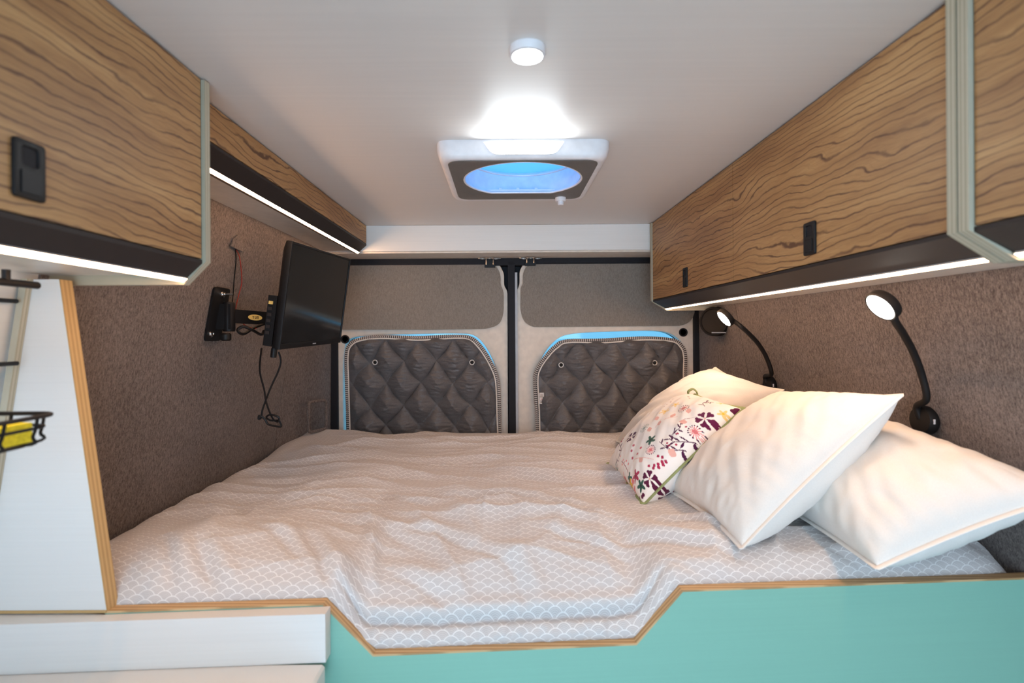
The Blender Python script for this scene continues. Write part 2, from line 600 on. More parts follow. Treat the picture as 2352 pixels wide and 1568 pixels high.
# moulded square in the left pillar trim
c0 = at(712, 955, 2.12)
sq = roundpoly([(-.05, -.06), (.05, -.06), (.05, .06), (-.05, .06)], .018)
ring = [(c0[0] + .030 + p[0] * .42, c0[1] + p[0] * .85, c0[2] + p[1]) for p in sq]
mk('moulded_square', tube(ring, .0065, 8, closed=True), M['felt_l'], trl, smooth=True)
# white screw cap on the right trim
c1 = at(1649, 860, 2.09)
mk('screw_cap', lathe((c1[0] + .012, c1[1], c1[2]), (-.8, -.5, 0), [(.008, -.02), (.008, .003), (.005, .005)], 16), M['plastic_w'], trr, smooth=True)

# ceiling with the vent cut-out
VX, VY0, VY1 = .047, 1.195, 1.575
VYC = (VY0 + VY1) / 2
hole = roundpoly([(VX - .17, VYC - .165), (VX + .17, VYC - .165), (VX + .17, VYC + .165), (VX - .17, VYC + .165)], .05)
struct(mk('ceiling', holed([(-.9, -1.3), (1.0, -1.3), (1.0, 2.5), (-.9, 2.5)], [hole], CEIL, CEIL + .03, 'z'), M['ceil']))

# white header over the doors, soffit behind it
HD = 2.125
struct(mk('trim_3', box(-.80, .88, HD, HD + .018, .340, CEIL - .001, .002), laminate('header_white_laminate', (.88, .87, .84), .45, .4, 'z', .015)))
struct(mk('trim_4', box(-.80, .88, HD + .018, BACK + .03, .334, .342), M['beige']))

# dark plate added behind the doors against light leaks, with the two window openings
def pz(px, py, Y): 
    p = at(px, py, Y); return (p[0], p[2])
YD = BACK
winL = [(790, 1000), (788, 900), (790, 815), (802, 780), (850, 771), (960, 767), (1050, 766), (1090, 771), (1118, 800), (1138, 845), (1145, 890), (1143, 980), (1140, 1100), (1100, 1140), (840, 1140), (795, 1110)]
winR = [(1560, 1140), (1290, 1140), (1244, 1100), (1238, 980), (1233, 900), (1232, 862), (1247, 818), (1278, 780), (1320, 766), (1420, 761), (1510, 760), (1550, 772), (1572, 800), (1577, 850), (1577, 980), (1572, 1100)]
def loop(pts, Y, n=5):
    return [pz(p[0], p[1], Y) for p in smoothline(pts, n, closed=True)]
wL, wR = loop(winL, YD), loop(winR, YD)
struct(mk('light_leak_plate', holed([(-.95, -1.40), (1.05, -1.40), (1.05, .45), (-.95, .45)], [wL, wR], BACK + .045, BACK + .06, 'y'), M['rubber']))

# door seal: black rubber round the opening
sealp = roundpoly([(XL_IN + .012, -1.2), (XR_IN - .010, -1.2), (XR_IN - .010, .318), (XL_IN + .012, .318)], .05)
sealout = [(XL_IN - .03, -1.3), (XR_IN + .03, -1.3), (XR_IN + .03, .36), (XL_IN - .03, .36)]
seal_in = roundpoly([(XL_IN + .024, -1.2), (XR_IN - .022, -1.2), (XR_IN - .022, .302), (XL_IN + .024, .302)], .03)
struct(mk('trim_5', holed(sealout, [seal_in], BACK - .012, BACK + .045, 'y', .004), M['rubber']))

def door(name, side):
    if side < 0:
        outer = [(764, 1250), (764, 605), (1125, 604), (1148, 608), (1158, 628), (1158, 656), (1166, 668), (1168, 1250)]
        up = [(772, 757), (772, 606), (1120, 606), (1140, 611), (1150, 630), (1150, 655), (1157, 670), (1157, 720), (1148, 745), (1120, 755), (1000, 757)]
        win, hole_c = wL, (793, 779)
    else:
        outer = [(1188, 1250), (1187, 668), (1193, 652), (1193, 622), (1203, 604), (1222, 599), (1606, 598), (1606, 1250)]
        up = [(1196, 660), (1201, 652), (1201, 626), (1210, 610), (1228, 604), (1596, 602), (1596, 715), (1586, 738), (1565, 748), (1222, 751), (1203, 738), (1195, 712)]
        win, hole_c = wR, (1569, 763)
    o2 = roundpoly([pz(x, y, BACK) for x, y in outer], .012, 4)
    d = struct(mk(name, holed(o2, [win], BACK, BACK + .04, 'y', .004), M['beige'], smooth=True))
    u2 = roundpoly([pz(x, y, BACK - .006) for x, y in up], .03, 4)
    mk('upper_panel', prism(u2, 'y', BACK - .012, BACK + .002, .004, 3), M['fabric_grey'], d, smooth=True)
    # glass pane behind the opening
    xs = [p[0] for p in win]; zs = [p[1] for p in win]
    mk('window_pane', box(min(xs) - .01, max(xs) + .01, BACK + .062, BACK + .066, min(zs) - .01, max(zs) + .01), M['glass'], d)
    h = at(*hole_c, BACK)
    mk('grommet', cat(lathe((h[0], h[1] - .003, h[2]), (0, -1, 0), [(.019, -.003), (.019, .001), (.016, .003), (.013, .001), (.0125, -.006)], 24, True, True)), M['rubber'], d, smooth=True)
    # top latch: black clip and chrome loops
    lx, ly = (1125, 600) if side < 0 else (1218, 596)
    c = at(lx, ly, BACK - .02)
    k = .00191
    cl = mk('latch', cat(box(c[0] - 12 * k, c[0] + 12 * k, c[1] - .006, c[1] + .012, c[2] - 14 * k, c[2] - 4 * k, .004),
                         box(c[0] - 9 * k, c[0] + 9 * k, c[1] - .002, c[1] + .012, c[2] - 5 * k, c[2] + 10 * k, .002)), M['blackp'], d, smooth=True)
    for s in (-1, 1):
        mk('latch_pin', tube([(c[0] + s * 8 * k, c[1] - .008, c[2] - 8 * k), (c[0] + s * 8 * k, c[1] - .010, c[2] + 8 * k), (c[0] + s * 11 * k, c[1] - .006, c[2] + 13 * k)], .0028, 8), M['steel'], cl, smooth=True)
    zt = .3285
    wire = []
    for i, (wx, wy) in enumerate([(-24, 0), (-18, .02), (-10, .012), (-7, -.004), (0, .010), (7, -.004), (10, .012), (18, .02), (24, 0)]):
        wire.append((c[0] + wx * k, c[1] - .035 + wy, zt))
    mk('latch_spring', tube(smoothline(wire, 5), .0035, 6), M['steel'], cl, smooth=True)
    return d
dL = door('door_1', -1)
dR = door('door_2', 1)
# strips in the gap between the two doors
g0 = at(1177, 600, BACK - .01)
ms = struct(mk('trim_6', box(at(1167, 700, BACK)[0], at(1183, 700, BACK)[0], BACK - .012, BACK + .03, -1.2, .318, .003), M['rubber']))
mk('edge_strip', box(at(1182.5, 700, BACK)[0], at(1188.5, 700, BACK)[0], BACK - .010, BACK + .03, -1.2, at(1180, 626, BACK)[2], .001), M['greystrip'], ms)

# ------------------------------------------------------------------ overhead cabinets
def latch_on(parent, x, yc, zc, sgn):
    """black push latch with a finger hole; sgn: direction the door faces (+1 = +x)"""
    w, h = .038, .064
    outer = roundpoly([(yc - w / 2, zc - h / 2), (yc + w / 2, zc - h / 2), (yc + w / 2, zc + h / 2), (yc - w / 2, zc + h / 2)], .005, 4)
    hol = roundpoly([(yc - .010, zc + .004), (yc + .010, zc + .004), (yc + .010, zc + .025), (yc - .010, zc + .025)], .004, 4)
    V, F = holed(outer, [hol], -.003, .003, 'y', .001)
    V = np.c_[x + sgn * V[:, 1], V[:, 0], V[:, 2]]
    l = mk('latch', (V, F), M['blackp'], parent, smooth=True)
    mk('latch_hole', box(x - .001, x + .001, yc - .011, yc + .011, zc + .003, zc + .026), M['rubber'], l)
    mk('latch_button', box(x + sgn * .001, x + sgn * .0045, yc - .012, yc + .012, zc - .026, zc - .002, .0015), M['blackp'], l, smooth=True)
    return l

def rail_profile(x, zb, s, run, drop):
    """black light profile under the door: (x,z) polygon. s = direction towards the wall"""
    return [(x, zb), (x, zb - .006), (x + s * run, zb - drop), (x + s * (run + .012), zb - drop), (x + s * (run + .012), zb)]

def cabinet(name, x, y0, y1, zb, s, xw, doors, label, latch=True, ends=(True, True), run=.050, drop=.036, strip=(None, None), endw=.016, zu=None):
    """x: front plane, s: +1 when the wall is at +x. doors: list of (ya, yb, latch_y)"""
    r = thing(name, ((x + xw) / 2, (y0 + y1) / 2, zb - drop), label, 'cabinet')
    zu = zb - drop + .010 if zu is None else zu
    ya, yb = y0 + (endw if ends[0] else 0), y1 - (endw if ends[1] else 0)
    # carcass: underside board and top rail
    mk('underside', box(min(x + s * run, xw), max(x + s * run, xw), ya, yb, zu + .001, zu + .016), M['under'], r)
    mk('back_board', box(min(x + s * .03, xw - s * .005), max(x + s * .03, xw - s * .005), ya, yb, zb + .004, CEIL - .006), M['under'], r)
    for d0, d1, ly in doors:
        dd = mk('door_panel', box(min(x, x + s * .018), max(x, x + s * .018), d0, d1, zb + .002, CEIL - .004, .0012), M['wood'], r)
        if ly: latch_on(dd, x - s * .001, ly, .182, -s)
    mk('light_profile', prism(rail_profile(x, zb, s, run, drop), 'y', ya, yb, .0012), M['black'], r)
    sa, sb = strip[0] or ya + .004, strip[1] or yb - .004
    # strip sits in a slot along the foot of the profile, on its sloping face
    n = Vector((-s * (drop - .006), 0, -run)).normalized()
    e = Vector((s * run, 0, -(drop - .006))).normalized()
    p = Vector((x + s * run, 0, zb - drop)) - e * .0045
    a, b = p - e * .0042, p + e * .0042
    V = []
    for yy in (sa, sb):
        for q, hgt in ((a, -.001), (a, .0035), (b, .0035), (b, -.001)):
            V.append(((q + n * hgt).x, yy, (q + n * hgt).z))
    st = mk('led_strip', (np.array(V), [(0, 1, 2, 3), (4, 7, 6, 5), (0, 4, 5, 1), (1, 5, 6, 2), (2, 6, 7, 3), (3, 7, 4, 0)]), M['plastic_w'], r)
    glow(st, M['strip'], (n.x, n.y, n.z)); glow(st, M['strip'], (e.x, e.y, e.z))
    ends_z = [(y0, y0 + endw) if ends[0] else None, (y1 - endw, y1) if ends[1] else None]
    for yy in ends_z:
        if yy:
            o = .006
            prof = [(x - s * o, CEIL - .003), (x - s * o, zb - .003), (x + s * run, zb - drop - .006), (xw, zb - drop - .006), (xw, CEIL - .003)]
            mk('end_panel', prism(prof, 'y', yy[0] + .0003, yy[1] - .0003, .001), M['ply_y'], r)
    return r

LZ, RZ = .131, .132
cabinet('overhead_cabinet', -.520, .10, .917, LZ, -1, -.785, [(.10, .899, .571)],
        'wide olive-wood overhead cabinet nearest the viewer on the left, with black latch and light strip', ends=(False, True), run=.032)
cabinet('overhead_cabinet', -.5565, .919, 2.118, .369, -1, -.733, [(.921, 2.118, None)],
        'narrow olive-wood overhead fascia above the television with a long light strip', ends=(False, False), run=.036, drop=.038)
cabinet('overhead_cabinet', .598, .682, 2.112, RZ, 1, .853, [(.700, 1.3605, 1.017), (1.3625, 2.096, 1.717)],
        'long olive-wood overhead cabinet with two black latches above the reading lamps', ends=(True, True), run=.056)
cabinet('overhead_cabinet', .598, .05, .680, RZ, 1, .853, [(.05, .662, None)],
        'olive-wood overhead cabinet cut off by the right edge of the photo', ends=(False, True), run=.056)
# thin pale shelf edge under the far end of the long cabinet
# ------------------------------------------------------------------ ceiling spot and roof vent
p = thing('ceiling_spotlight', (.039, .815, CEIL - .012), 'small round white ceiling spotlight shining in front of the roof vent', 'ceiling light')
mk('housing', lathe((.039, .815, CEIL), (0, 0, -1), [(.0285, 0), (.0285, .010), (.0275, .0122), (.0250, .0125), (.0250, .0095)], 48, True, False), M['plastic_w'], p, smooth=True)
glow(mk('lens', lathe((.039, .815, CEIL), (0, 0, -1), [(.0252, .0095), (.0252, .0122), (.0240, .0132)], 24, True, True), M['plastic_w'], p), M['puck'], (0, 0, -1))

vz = .402
p = thing('roof_vent', (VX, VYC, vz), 'white framed square roof vent with grey plate and blue round opening', 'roof vent')
def sqr(hx, hy0, hy1, bow, r, n=8):
    """rounded square with slightly bowed sides, (x,y) loop"""
    pts = []
    c = [(VX - hx, hy0), (VX + hx, hy0), (VX + hx, hy1), (VX - hx, hy1)]
    base = roundpoly(c, r, n)
    out = []
    for x, y in base: out.append((x, y))
    return out
def loft(loops, close_first=False, close_last=False):
    n = len(loops[0]); V = [p for l in loops for p in l]; F = []
    for i in range(len(loops) - 1):
        for k in range(n):
            F.append([i * n + k, i * n + (k + 1) % n, (i + 1) * n + (k + 1) % n, (i + 1) * n + k])
    if close_first: F.append(list(range(n))[::-1])
    if close_last: F.append([(len(loops) - 1) * n + k for k in range(n)])
    return np.array(V), F
frame_l = []
for hx, y0, y1, r, z in [(.202, VY0, 1.60, .035, CEIL), (.202, VY0, 1.60, .035, .430), (.198, VY0 + .001, 1.594, .037, .414), (.190, VY0 + .004, 1.584, .038, .4045), (.184, VY0 + .010, 1.576, .038, .402),
                         (.178, VY0 + .013, 1.556, .038, .402), (.178, VY0 + .013, 1.556, .038, .410)]:
    frame_l.append([(x, y, z) for x, y in sqr(hx, y0, y1, 0, r)])
mk('frame', loft(frame_l), M['plastic_w'], p, smooth=True, angle=50)
ell = [(VX + .004 + .153 * math.cos(a), 1.366 + .147 * math.sin(a)) for a in np.linspace(0, 2 * math.pi, 65)[:-1]]
ell = [(x, min(y, 1.488)) for x, y in ell]
mk('cover_plate', holed(sqr(.1775, VY0 + .0135, 1.5555, 0, .036), [ell], .4005, .4065, 'z', .001), M['grey_plate'], p, smooth=True)
mk('trim_ring', tube([(x, y, .403) for x, y in ell], .0032, 8, closed=True), M['plastic_w'], p, smooth=True)
# shaft and dome
shaft = []
for r, z in [(.150, .4065), (.158, .420), (.160, .470), (.172, .476)]:
    shaft.append([(VX + .004 + r * math.cos(a), 1.372 + r * math.sin(a), z) for a in np.linspace(0, 2 * math.pi, 65)[:-1]])
mk('shaft', loft(shaft), M['plastic_w'], p, smooth=True)
mk('ledge', box(VX - .125, VX + .13, 1.490, 1.53, .4075, .4125, .001), M['plastic_w'], p)
for i, dx in enumerate((-.055, -.005, .047)):
    mk('ledge_clip', box(VX + dx - .004, VX + dx + .004, 1.494, 1.502, .4125, .418, .001), M['plastic_w'], p)
dome = []
for r, z in [(.176, .474), (.170, .505), (.150, .530), (.110, .548), (.055, .556), (.002, .558)]:
    dome.append([(VX + .004 + r * math.cos(a), 1.372 + r * math.sin(a), z) for a in np.linspace(0, 2 * math.pi, 65)[:-1]])
mk('dome', loft(dome, False, True), M['dome'], p, smooth=True)
mk('blind_rim', tube([(VX + .004 + .140 * math.cos(a), 1.362 + .140 * math.sin(a), .455) for a in np.linspace(math.pi * .08, math.pi * .92, 30)], .003, 8), M['plastic_w'], p, smooth=True)
for k in range(5):
    mk('grille_bar', box(VX - .048 + k * .011, VX - .041 + k * .011, 1.489, 1.4915, .4012, .4055), M['blackp'], p)
# light lens in the front of the frame
lens = roundpoly([(VX - .090, .4375), (VX + .092, .4375), (VX + .074, .4100), (VX - .072, .4100)], [.0, .0, .020, .020], 4)
glow(mk('light_lens', prism(lens, 'y', VY0 - .0035, VY0 + .006), M['plastic_w'], p), M['ventled'], (0, -1, 0))
mk('knob', lathe((VX + .122, 1.540, .4005), (0, 0, -1), [(.016, -.002), (.016, .008), (.014, .011), (.009, .011), (.009, .020), (.007, .022)], 24), M['plastic_w'], p, smooth=True)

# ------------------------------------------------------------------ bed front, partition, worktop
BED_Z = -.455
def panY(x): return .86 + .06 * (x + .66)        # front face of the bed panel, running slightly askew
bp = [(-.66, -1.40), (.968, -1.40), (.968, BED_Z), (.311, BED_Z), (.228, -.545), (-.226, -.545), (-.309, BED_Z), (-.66, BED_Z)]
V, F = prism(bp, 'y', 0, .018)
V = np.array([(x, panY(x) + y, z) for x, y, z in V])
bed = thing('bed_base', (.14, 1.3, -1.40), 'teal bed base panel with plywood edge and a notch in the middle', 'bed')
mk('front_panel', (V, F), M['teal'], bed)
# plywood edge: thin lipping that follows the top line
top = [(-.66, BED_Z), (-.309, BED_Z), (-.226, -.545), (.228, -.545), (.311, BED_Z), (.968, BED_Z)]
def offs(pts, d):
    out = []
    for i, p_ in enumerate(pts):
        n_ = np.zeros(2)
        for a, b in ((i - 1, i), (i, i + 1)):
            if 0 <= a and b < len(pts):
                t_ = np.array(pts[b]) - np.array(pts[a]); t_ /= np.linalg.norm(t_)
                n_ += np.array((-t_[1], t_[0]))
        n_ /= np.linalg.norm(n_); out.append(tuple(np.array(p_) + n_ * d))
    return out
lip = top + offs(top, .0035)[::-1]
V, F = prism(lip, 'y', -.0006, .0186)
V = np.array([(x, panY(x) + y, z) for x, y, z in V])
mk('plywood_edge', (V, F), M['ply_rail'], bed)
mk('slat_platform', box(-.86, .88, .96, 2.26, -.70, -.66), M['white'], bed)
mk('mattress_support', box(-.80, .84, 1.0, 2.2, -1.40, -.70), M['white'], bed)

# white partition with golden plywood edge, left
part = thing('partition_panel', (-.74, .872, BED_Z), 'white upright partition with golden plywood edge beside the bed', 'partition')
zt, zb_ = LZ - .036, BED_Z + .001
face = [(-.850, zt), (-.732, zt), (-.657, zb_), (-.905, zb_)]
mk('board', prism(face, 'y', .860, .884), M['white'], part)
edge = [(-.732, zt), (-.7305, zt), (-.6555, zb_), (-.657, zb_)]
mk('plywood_edge', prism(edge, 'y', .8597, .8845), M['ply_gold_y'], part)
mk('foot_strip', box(-.905, -.657, .8585, .8597, zb_, zb_ + .0045), M['ply_gold_y'], part)
mk('corner_strip', prism([(wall_x(zt) + .001, zt), (wall_x(zt) + .012, zt), (wall_x(zb_) + .012, zb_), (wall_x(zb_) + .001, zb_)], 'y', .848, .8595), M['ply_y'], part)

wk = thing('worktop', (-.58, .55, -.60), 'white kitchen worktop with raised upstand in the lower left corner', 'worktop')
mk('upstand', prism([(-.883, .826), (-.296, panY(-.296) - .026), (-.296, panY(-.296) - .001), (-.66, .859), (-.883, .884)], 'z', -.536, BED_Z - .0015, .0015), M['white'], wk)
mk('top', prism([(-.883, -.537), (-.300, -.537), (-.296, -.541), (-.296, -.566), (-.306, -.574), (-.883, -.574)], 'y', .15, .852, .001), M['white'], wk)
mk('sink_lid', box(-.80, -.345, .30, .775, -.5365, -.5285, .004), M['plastic_w'], wk, smooth=True)
mk('cabinet_below', box(-.883, -.335, .15, .84, -1.40, -.575), M['teal'], wk)

# ------------------------------------------------------------------ mattress and duvet
mk('mattress', box(-.855, .875, .985, 2.235, -.66, -.50, .03, 3), M['mattress'])
m_ = bpy.data.objects['mattress']; tag(m_, 'mattress lying under the grey scalloped duvet', 'mattress')

NX, NF, NY = 420, 120, 330
xs = np.linspace(-.868, .960, NX)
ph = np.linspace(0, math.pi / 2, NF)
ty = np.linspace(0, 1, NY)[1:] ** 1.0
notch = sst(-.315, -.235, xs) * (1 - sst(.225, .315, xs))
f0 = np.array([panY(x) for x in xs]) + .0195
Dz = .052 + .092 * notch
Wy = .11 + .15 * notch
TOP = -.405
X = np.repeat(xs[:, None], NF + NY - 1, 1)
e_front = Wy[:, None] * (1 - np.cos(ph))[None]
z_front = -Dz[:, None] * (1 - np.sin(ph))[None]
YB = 2.235
e_top = Wy[:, None] + (YB - f0[:, None] - Wy[:, None]) * ty[None]
E = np.c_[e_front, e_top]
Yg = f0[:, None] + E
Zg = np.c_[z_front, np.zeros((NX, NY - 1))] + TOP
# rounded side and rear edges
def rnd(d, w): 
    t_ = np.clip(1 - d / w, 0, 1); return 1 - np.sqrt(np.clip(1 - t_ * t_, 0, 1))
dl = .072 * (1 - .65 * sst(1.75, 2.05, Yg))
Zg -= dl * rnd(X + .868, .16)
Zg -= .05 * rnd(.960 - X, .10)
Zg -= .06 * rnd(YB - Yg, .10)
# puffs and folds
inn = sst(0, .10, X + .868) * sst(0, .06, YB - Yg) * np.clip(E / .14, 0.0, 1)
wx = X + .10 * pn(X * 2.2, Yg * 2.2, 3); wy = Yg + .08 * pn(X * 2.0, Yg * 2.4, 4)
Zg += inn * .020 * pn(wx * 3.0, wy * 3.6, 1)
slope = .22 * sst(0, .6, X) + .10 * pn(X * 1.2, Yg * 1.2, 8)
fy = wy + slope * (X - .1)
rid = 1 - np.abs(pn(wx * 1.6, fy * 7.5, 5)) * 2.0
Zg += inn * .016 * np.clip(rid, 0, 1) ** 2
rid2 = 1 - np.abs(pn(wx * 2.6 + .3 * wy, fy * 13.0, 6)) * 2.2
Zg += inn * .0075 * np.clip(rid2, 0, 1) ** 2 * sst(-.2, .4, pn(X * 2.5, Yg * 2.5, 9))
# long front folds that run back from the notch
front = np.exp(-((Yg - 1.02) / .20) ** 2)
rid3 = 1 - np.abs(pn(X * 7.0 - (Yg - .95) * 2.4 * np.sign(X + .05), Yg * 1.5, 11)) * 2.1
ramp3 = np.clip(E / .05, 0, 1)
Zg += .014 * front * np.clip(rid3, 0, 1) ** 2 * ramp3
Zg += .003 * pn(X * 16, Yg * 16, 12) * inn
# single folds: a raised roll with a valley on its near side
def fold(pts, amp, wd, taper=True):
    global Zg
    P_ = np.array([((px - PX) * -TOP / (py - PY), -TOP * FPX / (py - PY)) for px, py in pts])
    P_ = np.array(smoothline([tuple(q_) for q_ in P_], 6))
    best = np.full(X.shape, 9.0); sd_ = np.zeros(X.shape); tt_ = np.zeros(X.shape); m_ = len(P_) - 1
    for i_ in range(m_):
        a_, b_ = P_[i_], P_[i_ + 1]; d_ = b_ - a_; l2 = d_ @ d_ + 1e-9
        t_ = np.clip(((X - a_[0]) * d_[0] + (Yg - a_[1]) * d_[1]) / l2, 0, 1)
        dx_, dy_ = X - a_[0] - t_ * d_[0], Yg - a_[1] - t_ * d_[1]
        r_ = np.hypot(dx_, dy_); cl = r_ < best
        best = np.where(cl, r_, best); sd_ = np.where(cl, np.sign(d_[0] * dy_ - d_[1] * dx_) * r_, sd_); tt_ = np.where(cl, (i_ + t_) / m_, tt_)
    env = np.sin(np.clip(tt_, .02, .98) * math.pi) ** .6
    env = env * np.exp(-np.clip(best - 3 * wd, 0, 9) / .01)
    prof = np.exp(-((sd_ - wd) / wd) ** 2) - .9 * np.exp(-((sd_ + .35 * wd) / (.55 * wd)) ** 2)
    Zg = Zg + amp * env * prof * np.clip(E / .03, 0, 1)
for pts, amp, wd in [
        ([(985, 1148), (1090, 1156), (1205, 1161), (1330, 1172), (1460, 1188)], .010, .020),
        ([(1130, 1176), (1265, 1175), (1370, 1190), (1480, 1210)], .010, .022),
        ([(850, 1138), (930, 1152), (1000, 1166)], .008, .016),
        ([(930, 1205), (1010, 1215), (1090, 1238)], .008, .016),
        ([(1090, 1236), (1170, 1252), (1215, 1288), (1208, 1340)], .010, .018),
        ([(700, 1225), (735, 1262), (762, 1300), (775, 1340)], .011, .018),
        ([(900, 1258), (1010, 1278), (1085, 1312), (1118, 1345)], .009, .017),
        ([(940, 1300), (985, 1360), (1005, 1410)], .008, .014),
        ([(1110, 1345), (1128, 1395), (1160, 1440)], .009, .014),
        ([(1230, 1320), (1300, 1370), (1350, 1420)], .006, .016),
        ([(1340, 1280), (1440, 1310), (1530, 1350)], .008, .018),
        ([(1420, 1222), (1540, 1236), (1690, 1262)], .010, .018),
        ([(1480, 1195), (1580, 1208), (1650, 1230)], .008, .014),
        ([(1560, 1270), (1680, 1290), (1820, 1310)], .008, .016),
        ([(1900, 1250), (1990, 1275), (2050, 1318)], .007, .014),
        ([(385, 1250), (398, 1290), (402, 1345)], .008, .016),
        ([(455, 1262), (500, 1310), (530, 1360), (545, 1395)], .012, .017),
        ([(560, 1215), (640, 1240), (690, 1275)], .008, .017),
        ([(640, 1320), (668, 1355), (690, 1390)], .008, .014),
        ([(600, 1150), (720, 1140), (860, 1150)], .008, .022),
        ([(560, 1100), (700, 1090), (860, 1092), (1010, 1100)], .008, .026),
        ([(700, 1058), (860, 1052), (1020, 1060), (1180, 1058)], .008, .028),
        ([(1060, 1108), (1200, 1100), (1350, 1115)], .007, .024),
        ([(680, 1025), (820, 1022), (980, 1028)], .007, .030),
        ([(760, 1190), (860, 1200), (960, 1228)], .008, .018),
        ([(1240, 1215), (1330, 1222), (1420, 1240)], .007, .016),
        ([(300, 1300), (330, 1340), (345, 1380)], .006, .014)]:
    fold(pts, amp, wd)
# hem: a stitched crease along the lower front, with a puckered roll below it
arc = np.zeros_like(Zg)
dY, dZ = np.diff(Yg, axis=1), np.diff(Zg, axis=1)
arc[:, 1:] = np.cumsum(np.sqrt(dY ** 2 + dZ ** 2), axis=1)
h0 = .046 + .004 * pn(X * 7, 0 * X, 15) + .0015 * pn(X * 40, 0 * X, 16)
cre = np.exp(-((arc - h0) / .0055) ** 2) * notch[:, None]
puck = .0045 * pn(X * 60, arc * 22, 13) * np.exp(-((arc - h0 * .7) / .03) ** 2) * notch[:, None]
Yg += cre * .010 - puck
Zg -= cre * .009 - .6 * puck
Yg -= .008 * np.exp(-((arc - h0 * .45) / .016) ** 2) * notch[:, None]
bul = .007 * np.exp(-((arc - h0 - .022) / .014) ** 2) * notch[:, None]
Yg -= bul; Zg += bul * .7
V = np.c_[X.ravel(), Yg.ravel(), Zg.ravel()]
UV = np.c_[X.ravel(), (arc + f0[:, None]).ravel()]
# thin turned-in skirt so the duvet has a body
duv = mk('duvet', (V, gridF(NX, NF + NY - 1)), M['duvet'], smooth=True, uv=UV, angle=180)
tag(duv, 'rumpled pale grey duvet with white scallop pattern spread over the bed', 'duvet')

# ------------------------------------------------------------------ pillows
def pillow_surface(c, T0, T1, k=.07, sag=0.0, seed=0, wr=.006, n=90, pw=.42):
    """c: corners (u,v) = (-1,-1),(1,-1),(1,1),(-1,1). T0 front thickness, T1 back."""
    c = [np.array(p, float) for p in c]
    g = np.sin(np.linspace(-1, 1, n) * math.pi / 2)
    U, Vv = np.meshgrid(g, g, indexing='ij')
    u = U * (1 - k * (1 - Vv ** 2) * np.abs(U)); v = Vv * (1 - k * (1 - U ** 2) * np.abs(Vv))
    def bl(u, v):
        a = (1 - u)[..., None] / 2; b = (1 + u)[..., None] / 2; cc = (1 - v)[..., None] / 2; d = (1 + v)[..., None] / 2
        return a * cc * c[0] + b * cc * c[1] + b * d * c[2] + a * d * c[3]
    P = bl(u, v)
    N = np.cross(c[1] - c[0] + c[2] - c[3], c[3] - c[0] + c[2] - c[1]); N /= np.linalg.norm(N)
    if N[2] < 0: N = -N
    P = P + N * (sag * (1 - U ** 2) * (1 - Vv ** 2))[..., None]
    prof = (np.clip((1 - U ** 2) * (1 - Vv ** 2), 0, 1)) ** pw
    # gathers running in from the seams, stronger towards the corners
    ang = np.arctan2(np.abs(Vv), np.abs(U))
    edge = 1 - np.clip((1 - np.maximum(np.abs(U), np.abs(Vv))) / .55, 0, 1)
    gat = pn(U * 3 + np.sign(U) * 3, Vv * 3, seed) * .6 + pn((U - Vv) * 5, (U + Vv) * 1.5, seed + 1) * .8
    fine = pn(np.where(np.abs(U) > np.abs(Vv), Vv, U) * 9, np.maximum(np.abs(U), np.abs(Vv)) * 2, seed + 2) * edge
    bumpy = (gat + .8 * fine) * wr * np.clip(prof * 1.6, 0, 1)
    front = P + N * (T0 * prof + bumpy)[..., None]
    back = P - N * (T1 * prof + .6 * bumpy[::-1])[..., None]
    FL = -.400
    for a_ in (front, back):      # the side that lies on the bed is pressed flat
        low = a_[..., 2] < FL
        a_[..., 2] = np.where(low, FL + .12 * (a_[..., 2] - FL), a_[..., 2])
    return front, back, U, Vv, N

def shell(front, back):
    n = front.shape[0]
    V = np.concatenate([front.reshape(-1, 3), back.reshape(-1, 3)])
    F = gridF(n, n) + [f[::-1] for f in gridF(n, n, n * n)]
    bm = bmesh.new()
    vs = [bm.verts.new(v) for v in V]
    for f in F: bm.faces.new([vs[i] for i in f])
    return V, F

def border(front, out=0.0):
    n = front.shape[0]
    idx = [(i, 0) for i in range(n)] + [(n - 1, j) for j in range(1, n)] + [(i, n - 1) for i in range(n - 2, -1, -1)] + [(0, j) for j in range(n - 2, 0, -1)]
    P = np.array([front[i, j] for i, j in idx])
    if out:
        c = P.mean(0); 
        d = P - c; P = P + d / np.linalg.norm(d, axis=1)[:, None] * out
    return P

def pillow(name, corners, T0, T1, label, seed, flange=.004, mat=None, pipe=.0035, **kw):
    fr, bk, U, Vv, N = pillow_surface(corners, T0, T1, seed=seed, **kw)
    V, F = shell(fr, bk)
    base = (V[:, 0].mean(), V[:, 1].mean(), V[:, 2].min())
    r = thing(name, base, label, 'pillow')
    mk('cover', (V, F), mat or M['pillow'], r, smooth=True, angle=180)
    b = border(fr)[::3]
    if pipe:
        mk('seam_edge', tube(border(fr, flange)[::2], pipe, 8, closed=True, flat=(pipe * .55, pipe * 1.6) if flange else None), M['piping'], r, smooth=True, angle=180)
    return r

pillow('pillow', [(.415, 1.93, -.395), (.415, 1.50, -.395), at(1795, 897, 1.53), at(1641, 846, 1.86)], .095, .06,
       'cream pillow at the back, standing behind the floral cushion', 21, k=.09, pw=.5)
pillow('pillow', [(.62, .872, -.392), (.625, 1.25, -.392), (.865, 1.29, -.20), (.868, .80, -.250)], .100, .085,
       'large white quilted pillow lying against the felt wall, nearest the right edge', 31, k=.05, wr=.0055)
pillow('pillow', [at(1705, 1254, .975), (.405, 1.305, -.388), at(1785, 905, 1.335), at(2066, 910, .975)], .072, .105,
       'white square pillow in the middle, leaning over the large white one', 41, k=.06, wr=.0045)

